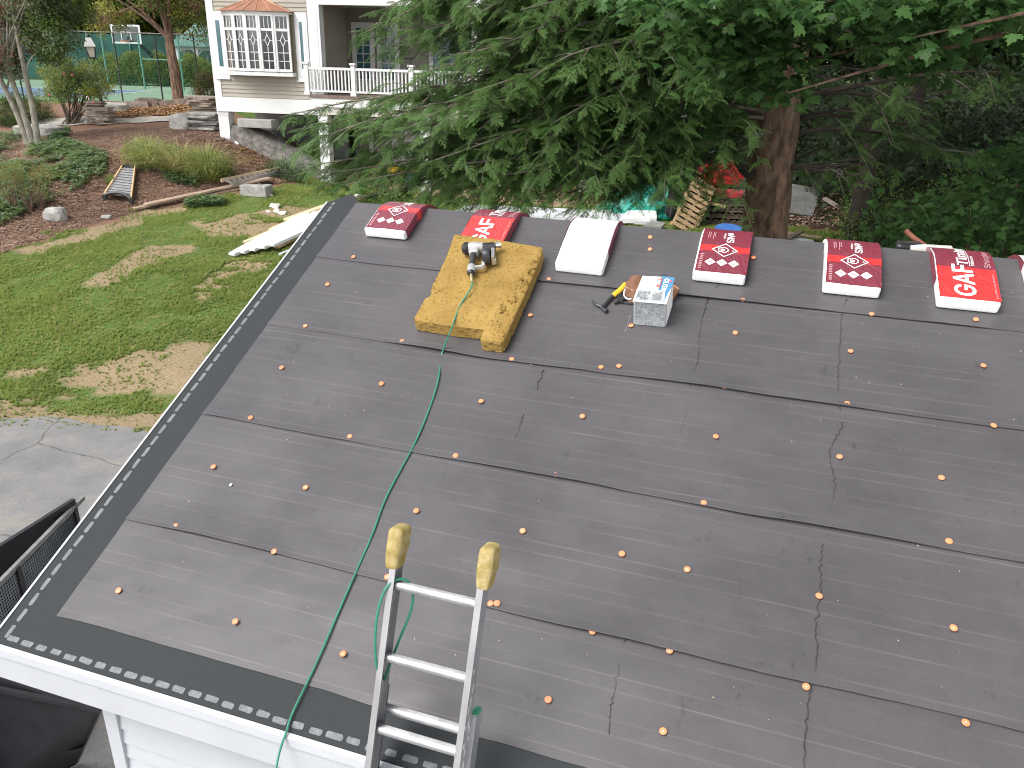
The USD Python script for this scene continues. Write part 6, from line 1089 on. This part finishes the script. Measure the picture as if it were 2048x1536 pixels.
shg = on_ground(11.5, 13.0); broad('shade_tree', 'tall broadleaf tree whose high crown shades the woods at the right', shg, [shg, shg+[.1, 0, 4], shg+[-.2, .2, 8], shg+[-.4, .4, 12]], .34, [((9, 16, 13), (7, 6.5, 2.6), 1900, 30), ((15, 18, 14), (6, 6, 2.6), 1100, 20), ((6, 12.5, 12.5), (3.5, 3.5, 2), 500, 10)], ('leaf_dark', 'leaf_green'), 'big', 1.5, 'bark', 14)
sap = on_ground(5.6, 8.4); sp_ = thing('maple_sapling', 'low maple sapling of dark green leaves behind the pale tool tube', 'tree', sap)
c4 = in_poly([(1770, 500), (1800, 430), (1850, 395), (1900, 360), (1960, 320), (2060, 260), (2300, 240), (2300, 560), (1900, 520)], 130, 7.6, 9.6); leaves_at(twig_cloud(c4, 4200, .17, .5), sp_, M['maple_leaf'], .8)
for k in range(14): e = c4[rv.integers(len(c4))]; b = MB(); b.tube(curve([sap+rv.normal(0, .15, 3)*[1, 1, 0], sap*.5+e*.5+np.array([0, 0, .3]), e], 10), np.linspace(.03, .005, 10), 5); b.build('stem', M['bark'], sp_)

# tree line behind the court and behind the woods
names = ['pale green tree behind the court, leftmost of the tree line', 'green tree behind the lamp post in the tree line', 'yellowish tree behind the basketball hoop', 'tree of mixed green behind the brown trunk', 'dark tree just left of the house roof', 'second pale tree of the tree line behind the court', 'tall green tree behind the far windscreen', 'tree seen between lamp post and hoop']
for k, (X, Y, zc_, R_, mats) in enumerate(((-50, 68, 9, 6.5, ('leaf_grey', 'leaf_green')), (-41, 66, 9, 6, ('leaf_green', 'leaf_yellow')), (-33, 65, 9, 6, ('leaf_yellow', 'leaf_green')), (-25, 66, 9, 6, ('leaf_green', 'leaf_dark')), (-17, 64, 8.5, 6, ('leaf_green', 'leaf_grey')), (-45, 76, 12, 8, ('leaf_grey', 'leaf_yellow')), (-22, 77, 12, 8, ('leaf_green', 'leaf_dark')), (-33, 78, 13, 8, ('leaf_green', 'leaf_yellow')))):
    g0 = np.array([X, Y, 3.3]); broad('far_tree', names[k], g0, [g0, g0+[.2, 0, 3], g0+[0, 0, 6], g0+[.2, 0, 10]], .35, [((X, Y, zc_+1.5), (R_*.8, R_*.6, R_*1.1), 900, 16)], mats, 'big', 1.9, limbs=4)
wd_ = []
for k in range(22):
    X = -8+3.4*k+rv.normal(0, .7); Y = rv.uniform(40, 52) if X > 2 else rv.uniform(48, 56); g0 = on_ground(X, Y); wd_.append(lumpy((X, Y, g0[2]+6.5), (4.0, 3.4, 7.0), 760, 14))
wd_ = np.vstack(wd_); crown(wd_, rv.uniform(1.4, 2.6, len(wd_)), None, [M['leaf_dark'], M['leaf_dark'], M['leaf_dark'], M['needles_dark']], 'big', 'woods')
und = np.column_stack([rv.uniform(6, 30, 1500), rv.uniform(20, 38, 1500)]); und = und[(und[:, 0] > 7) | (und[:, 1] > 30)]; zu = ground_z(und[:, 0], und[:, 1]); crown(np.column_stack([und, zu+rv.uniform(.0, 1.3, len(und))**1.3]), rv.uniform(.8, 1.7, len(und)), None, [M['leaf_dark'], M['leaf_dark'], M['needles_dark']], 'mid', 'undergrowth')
und = np.column_stack([rv.uniform(4.2, 14, 700), rv.uniform(16, 21, 700)]); und = und[und[:, 0]/und[:, 1] > .42]; zu = ground_z(und[:, 0], und[:, 1]); crown(np.column_stack([und, zu+rv.uniform(.0, .9, len(und))]), rv.uniform(.5, 1.0, len(und)), None, [M['leaf_dark'], M['leaf_green']], 'fine', 'undergrowth')
# the brown trunked tree before the court
g0 = G(357, 207); Yb = g0[1]; broad('yard_tree', 'tree with a leaning brown trunk before the court fence', g0, [g0, at(350, 150, Yb), at(340, 90, Yb), at(334, 20, Yb+.3), at(330, -80, Yb)], .22, [(at(290, -20, Yb), (2.0, 1.8, .8), 70, 12), (at(395, 30, Yb+1), (.8, 1.4, 1.2), 50, 8), (at(330, -110, Yb), (4, 3, 2.4), 200, 14), (at(225, 40, Yb+1), (1.0, 1, .7), 45, 6), (at(340, 20, Yb+.5), (1.2, 1, .8), 40, 8)], ('leaf_yellow', 'leaf_green', 'leaf_yellow', 'leaf_red'), 'mid', .62, 'bark', 34)
# slanting pale trunks at the left edge
for k, (base, mid, topp, lab) in enumerate((((56, 290), (28, 215), (-6, 140), 'leftmost slanting pale trunk of the grey leaved clump'), ((66, 292), (38, 200), (4, 100), 'middle slanting pale trunk of the grey leaved clump'), ((76, 294), (62, 200), (34, 70), 'rightmost and straightest pale trunk of the grey leaved clump'))):
    g0 = G(*base); Y = g0[1]; cr_ = [[(at(-20, 90, Y), (1.2, 1.2, 1.0), 110, 7)], [(at(25, 40, Y+.5), (1.3, 1.3, 1.0), 120, 8)], [(at(105, 70, Y+.6), (1.0, 1.2, 1.05), 150, 9), (at(130, 20, Y+.8), (.9, 1, .9), 90, 6)]][k]
    broad('pale_trunk_tree', lab, g0, [g0, at(*mid, Y), at(*topp, Y), at(topp[0]-14, topp[1]-90, Y)], .10, cr_+[(at(60+20*k, -60, Y), (1.6, 1.4, 1.0), 110, 8)], (('leaf_red', 'leaf_grey'), ('leaf_grey', 'leaf_red'), ('leaf_grey', 'leaf_green'))[k], 'mid', .5, 'grey_bark', 12)
# rose bush
g0 = G(143, 248); rb = thing('rose_bush', 'bushy rose shrub with dark stems and a few pink blooms', 'shrub', tuple(g0)); Yb = g0[1]
tips = in_poly([(92, 150), (130, 128), (185, 140), (208, 160), (200, 185), (150, 190), (100, 190)], 26, Yb-.5, Yb+.6)
for e in tips: b = MB(); b.tube(curve([g0+rv.normal(0, .12, 3)*[1, 1, 0], (g0+e)/2+np.array([0, 0, -.1]), e], 8), np.linspace(.028, .006, 8), 5); b.build('stem', M['dark_wood'], rb)
P = twig_cloud(tips, 230, .2, .7); crown(P, rv.uniform(.3, .55, len(P)), rb, [M['leaf_green'], M['leaf_grey'], M['leaf_yellow']], 'mid', 'foliage')
for e in ((145, 150), (98, 190), (187, 205), (128, 148)): m = trimesh.creation.icosphere(1, .038); obj('bloom', (m.vertices+at(*e, Yb-.6), m.faces), pm('bloom_pink', (.60, .12, .16), .7, .1) if 'bloom_pink' not in M else M['bloom_pink'], rb)
def shrub(name, label, px, r, n, mats, size=.45, kind='fine', zoff=.4, cat='shrub', back=.3):
    g0 = G(*px)+np.array([0, back, 0]); g0[2] = ground_z(g0[0], g0[1]); g = thing(name, label, cat, tuple(g0)); P = blob(g0+Z3*r[2]*zoff, r, n, .35); P[:, 2] = np.maximum(P[:, 2], g0[2]+.03); crown(P, rv.uniform(.7, 1.3, n)*size, g, [M[m] for m in mats], kind, 'foliage')
    for k in range(5): b = MB(); e = P[rv.integers(n)]; b.tube([g0, (g0+e)/2+rv.normal(0, .05, 3), e], [.02, .014, .006], 4); b.build('stem', M['bark'], g)
    return g
shrub('round_shrub', 'dark rounded evergreen shrub at the left edge behind the pale trunks', (40, 250), (1.0, .9, .72), 420, ('leaf_dark', 'leaf_green'), .35)
shrub('corner_shrub', 'dark leafy shrub beside the house corner near the court', (412, 206), (.55, .5, .85), 220, ('leaf_dark', 'leaf_green', 'leaf_red'), .4)
shrub('bank_shrub', 'low dark green shrub at the foot of the rubble bank', (560, 358), (.75, .6, .35), 200, ('leaf_dark', 'leaf_cover'), .3)
for k, (x0, x1, y, h_, lab) in enumerate(((206, 250, 176, 1.35, 'clipped hedge behind the court, left of the hoop post'), (252, 298, 176, 1.5, 'taller clipped hedge below the basketball hoop'), (308, 345, 176, 1.45, 'yellow topped clipped hedge left of the brown trunk'), (360, 425, 177, 1.45, 'clipped hedge in front of the gazebo'))):
    Y = 53.5; a, c = at(x0, y, Y), at(x1, y, Y); g = thing('court_hedge', lab, 'hedge', tuple(a*[1, 1, 0]+[0, 0, 3.35])); n = 300; u_ = rv.random(n); P = a+np.outer(u_, c-a); P[:, 2] = 3.35+rv.random(n)**.6*h_*(1.25-.5*np.abs(u_-.5)*2); P[:, 1] += rv.uniform(-.5, .5, n); crown(P, rv.uniform(.6, 1, n), g, [M['leaf_green'], M['leaf_green'], M['leaf_yellow']], 'fine', 'foliage'); tp_ = P[P[:, 2] > 3.35+h_*.75]; crown(tp_+[0, 0, .12], rv.uniform(.5, .8, len(tp_)), g, [M['leaf_yellow']], 'fine', 'top_growth')
# arching ornamental grasses on the mulch
def blades(n, L, w, spread, seed, segs=4):
    r = np.random.default_rng(seed); V, F, T = [], [], []
    for i in range(n):
        a = r.uniform(0, 2*np.pi); l = L*r.uniform(.6, 1.2); out = r.uniform(.2, 1)*spread; o = len(V); sd = np.array([-math.sin(a), math.cos(a), 0]); tt = r.uniform(0, 1); base = np.array([math.cos(a), math.sin(a), 0])*r.uniform(0, .25)*L*.5
        for k in range(segs+1):
            t = k/segs; p = base+np.array([math.cos(a)*out*t**1.5*l, math.sin(a)*out*t**1.5*l, l*(t-.55*out*t*t)]); ww = w*(1-t)**.7; V += [p-sd*ww/2, p+sd*ww/2]; T += [tt*.5+.5*t]*2
        for k in range(segs): F += [[o+2*k, o+2*k+1, o+2*k+3], [o+2*k, o+2*k+3, o+2*k+2]]
    return np.array(V), np.array(F), np.column_stack([T, T, T])
for k, (x, y, rr, mt, lab) in enumerate(((292, 345, .75, 'variegated', 'left mound of pale variegated foliage on the mulch'), (352, 362, .8, 'straw_blade', 'middle fountain of straw coloured grass between the variegated mounds'), (408, 366, .85, 'variegated', 'right mound of variegated foliage nearest the lying ladder'))):
    g0 = G(x, y)+np.array([0, .35, 0]); g0[2] = ground_z(g0[0], g0[1]); g = thing('ornamental_grass', lab, 'plant', tuple(g0)); bl = blades(330, 1.15*rr/.8, .026, 1.35, 40+k); obj('blades', (bl[0]+g0, bl[1]), M[mt], g, smooth=False, tip=bl[2], kind='stuff')
    P = blob(g0+Z3*.35, (rr*.95, rr*.8, .5), 190 if k != 1 else 70, .4); crown(P, rv.uniform(.22, .4, len(P)), g, [M['variegated'], M['leaf_yellow'], M['leaf_green']], 'fine', 'foliage')
b_ = G(222, 372); bl = blades(60, .42, .03, .7, 51); single('iris_clump', (bl[0]+b_, bl[1]), M['leaf_green'], 'small tuft of green strap leaves left of the step ladder', 'plant', smooth=False, tip=bl[2])
for k, (x, y) in enumerate(((30, 420), (62, 425), (85, 418))):
    g0 = G(x, y); g = thing('sparse_shrub', ('sparse twiggy shrub at the left edge of the ground cover', 'middle twiggy shrub with yellowing leaves above the angular rock', 'twiggy upright shrub nearest the angular rock')[k], 'shrub', tuple(g0)); tips = g0+np.column_stack([rv.normal(0, .25, 12), rv.normal(0, .2, 12), rv.uniform(.5, 1.15, 12)])
    for e in tips: b = MB(); b.tube([g0, (g0+e)/2+rv.normal(0, .04, 3), e], [.012, .009, .004], 4); b.build('stem', M['bark'], g)
    P = twig_cloud(tips, 60, .12, .9); crown(P, rv.uniform(.12, .26, 60), g, [M['leaf_yellow'], M['leaf_green'], M['leaf_red']], 'fine', 'foliage')

# ------------------------------------------------------------------ ground cover as one mass each
def ground_points(poly, n, noise=None, lift=0.0):
    """n points on the ground inside a photograph outline, even by area"""
    c = np.array([G(*p) for p in poly]); P = sg.Polygon(c[:, :2]).buffer(0); x0, y0, x1, y1 = P.bounds; out = np.zeros((0, 2)); import shapely
    while len(out) < n:
        q = np.column_stack([rv.uniform(x0, x1, n), rv.uniform(y0, y1, n)]); q = q[shapely.contains_xy(P, q[:, 0], q[:, 1])]
        if noise is not None: q = q[meshkit.fbm(np.column_stack([q*noise[0], 0*q[:, 0]]), 4, 17)+rv.normal(0, .05, len(q)) > noise[1]]
        out = np.vstack([out, q])
    out = out[:n]; return np.column_stack([out, ground_z(out[:, 0], out[:, 1])+lift])
def rosette(seed, n=9, l=.055):
    r = np.random.default_rng(seed); V, F, T = [], [], []
    for i in range(n):
        a = i*2*np.pi/n*1.6+r.normal(0, .2); d = np.array([math.cos(a), math.sin(a), r.uniform(-.1, .5)]); s = np.array([-math.sin(a), math.cos(a), 0]); ll = l*r.uniform(.7, 1.2); z = np.array([0, 0, r.uniform(.03, .10)]); o = len(V)
        V += [z, z+d*ll*.5+s*ll*.28, z+d*ll, z+d*ll*.5-s*ll*.28]; F += [[o, o+1, o+2], [o, o+2, o+3]]; T += [r.uniform(.1, .9)]*4
    return np.array(V), np.array(F), np.column_stack([T, T, T])
RO_ = [rosette(s) for s in (1, 2, 3)]
def cover(name, polys, n, size, mats, noise=None):
    P = np.vstack([ground_points(p, n_, noise) for p, n_ in zip(polys, n)]); pr = [('rosette', (r_[0], r_[1]), M[m], r_[2]) for m in mats for r_ in RO_]; k = len(P)
    scatter(name, pr, P, Rotation.from_euler('z', rv.uniform(0, 6.28, k)), rv.uniform(.8, 1.6, k)*size, rv.integers(0, len(pr), k))
cover('ground_cover', [[(-400, 300), (0, 268), (105, 275), (150, 290), (215, 312), (212, 350), (150, 385), (110, 405), (60, 425), (0, 455), (-400, 560)], [(322, 350), (350, 345), (405, 372), (395, 378), (340, 368)], [(366, 412), (400, 402), (452, 404), (445, 414), (380, 420)], [(105, 270), (140, 262), (140, 275), (110, 280)], [(420, 345), (440, 335), (460, 350), (440, 362)]], (9500, 260, 300, 260, 120), 1.25, ('leaf_cover', 'leaf_cover', 'leaf_green'), (.9, .40))
def tuft(seed, n=18, L=.05):
    return blades(n, L, .0070, .7, seed, 2)
TU = [tuft(s) for s in (61, 62, 63)]
# lawn: tufts wherever the ground's grass share is high
q = np.column_stack([rv.uniform(-16, 9, 480000), rv.uniform(10.5, 26, 480000)]); 
gi = np.clip(np.searchsorted(xs, q[:, 0]), 1, len(xs)-1); gj = np.clip(np.searchsorted(ys, q[:, 1]), 1, len(ys)-1); gz_ = zone[:, 0].reshape(len(xs), len(ys))[gi, gj]
den = meshkit.fbm(np.column_stack([q*1.1, 0*q[:, 0]]), 4, 33)
q3 = np.column_stack([q, ground_z(q[:, 0], q[:, 1])]); px_, dd_ = proj(q3); vis = (dd_ > 0) & (px_[:, 0] > -120) & (px_[:, 0] < 2150) & (px_[:, 1] > 300)
keep = vis & (rv.random(len(q)) < gz_*np.clip((den-.30)*3.2, .10, 1)); q3 = q3[keep]; den = den[keep]; k = len(q3)
pr = [('tuft', (t[0], t[1]), M['grass_blade'], t[2]) for t in TU]+[('dry_tuft', (TU[0][0], TU[0][1]), M['straw_blade'], TU[0][2])]
scatter('grass', pr, q3, Rotation.from_euler('z', rv.uniform(0, 6.28, k)), rv.uniform(.7, 1.35, k)*np.clip(.4+den*1.1, .5, 1.2), np.where(rv.random(k) < .07+.25*(den < .42), 3, rv.integers(0, 3, k)))
# mulch chips and fallen leaves
def chip(seed, leaf=False):
    r = np.random.default_rng(seed); V, F, T = [], [], []
    for i in range(14):
        p = r.uniform(-.11, .11, 3)*[1, 1, .12]+[0, 0, .012]; a = r.uniform(0, 6.28); d = np.array([math.cos(a), math.sin(a), r.normal(0, .3)]); s = np.array([-math.sin(a), math.cos(a), r.normal(0, .3)]); l, w = (r.uniform(.02, .06), r.uniform(.006, .014)) if not leaf else (r.uniform(.03, .05), r.uniform(.02, .03)); o = len(V); V += [p, p+d*l*.5+s*w, p+d*l, p+d*l*.5-s*w]; F += [[o, o+1, o+2], [o, o+2, o+3]]; T += [r.uniform(0, 1)]*4
    return np.array(V), np.array(F), np.column_stack([T, T, T])
CH = [chip(s) for s in (71, 72, 73)]; LFc = [chip(s, True) for s in (74, 75)]
def chips(name, poly, n, protos, mats, noise=None, size=1.0):
    P = ground_points(poly, n, noise); pr = [(name.rstrip('s'), (c[0], c[1]), M[m], c[2]) for m in mats for c in protos]; scatter(name, pr, P, Rotation.from_euler('z', rv.uniform(0, 6.28, n)), rv.uniform(.6, 1.3, n)*size, rv.integers(0, len(pr), n))
chips('mulch_chips', [(-300, 555), (0, 508), (110, 468), (250, 428), (330, 410), (560, 366), (620, 350), (560, 300), (470, 262), (420, 256), (250, 256), (100, 262), (-300, 300)], 30000, CH, ('mulch_chip', 'mulch_chip', 'dry_leaf') if False else ('mulch_chip',), size=1.15)
chips('fallen_leaves', [(228, 236), (410, 232), (415, 208), (240, 222)], 2200, LFc, ('dry_leaf', 'mulch_chip'), size=1.4); chips('fallen_leaves', [(480, 330), (560, 366), (600, 345), (520, 300), (450, 290)], 1300, LFc, ('dry_leaf', 'mulch_chip'), size=.9)
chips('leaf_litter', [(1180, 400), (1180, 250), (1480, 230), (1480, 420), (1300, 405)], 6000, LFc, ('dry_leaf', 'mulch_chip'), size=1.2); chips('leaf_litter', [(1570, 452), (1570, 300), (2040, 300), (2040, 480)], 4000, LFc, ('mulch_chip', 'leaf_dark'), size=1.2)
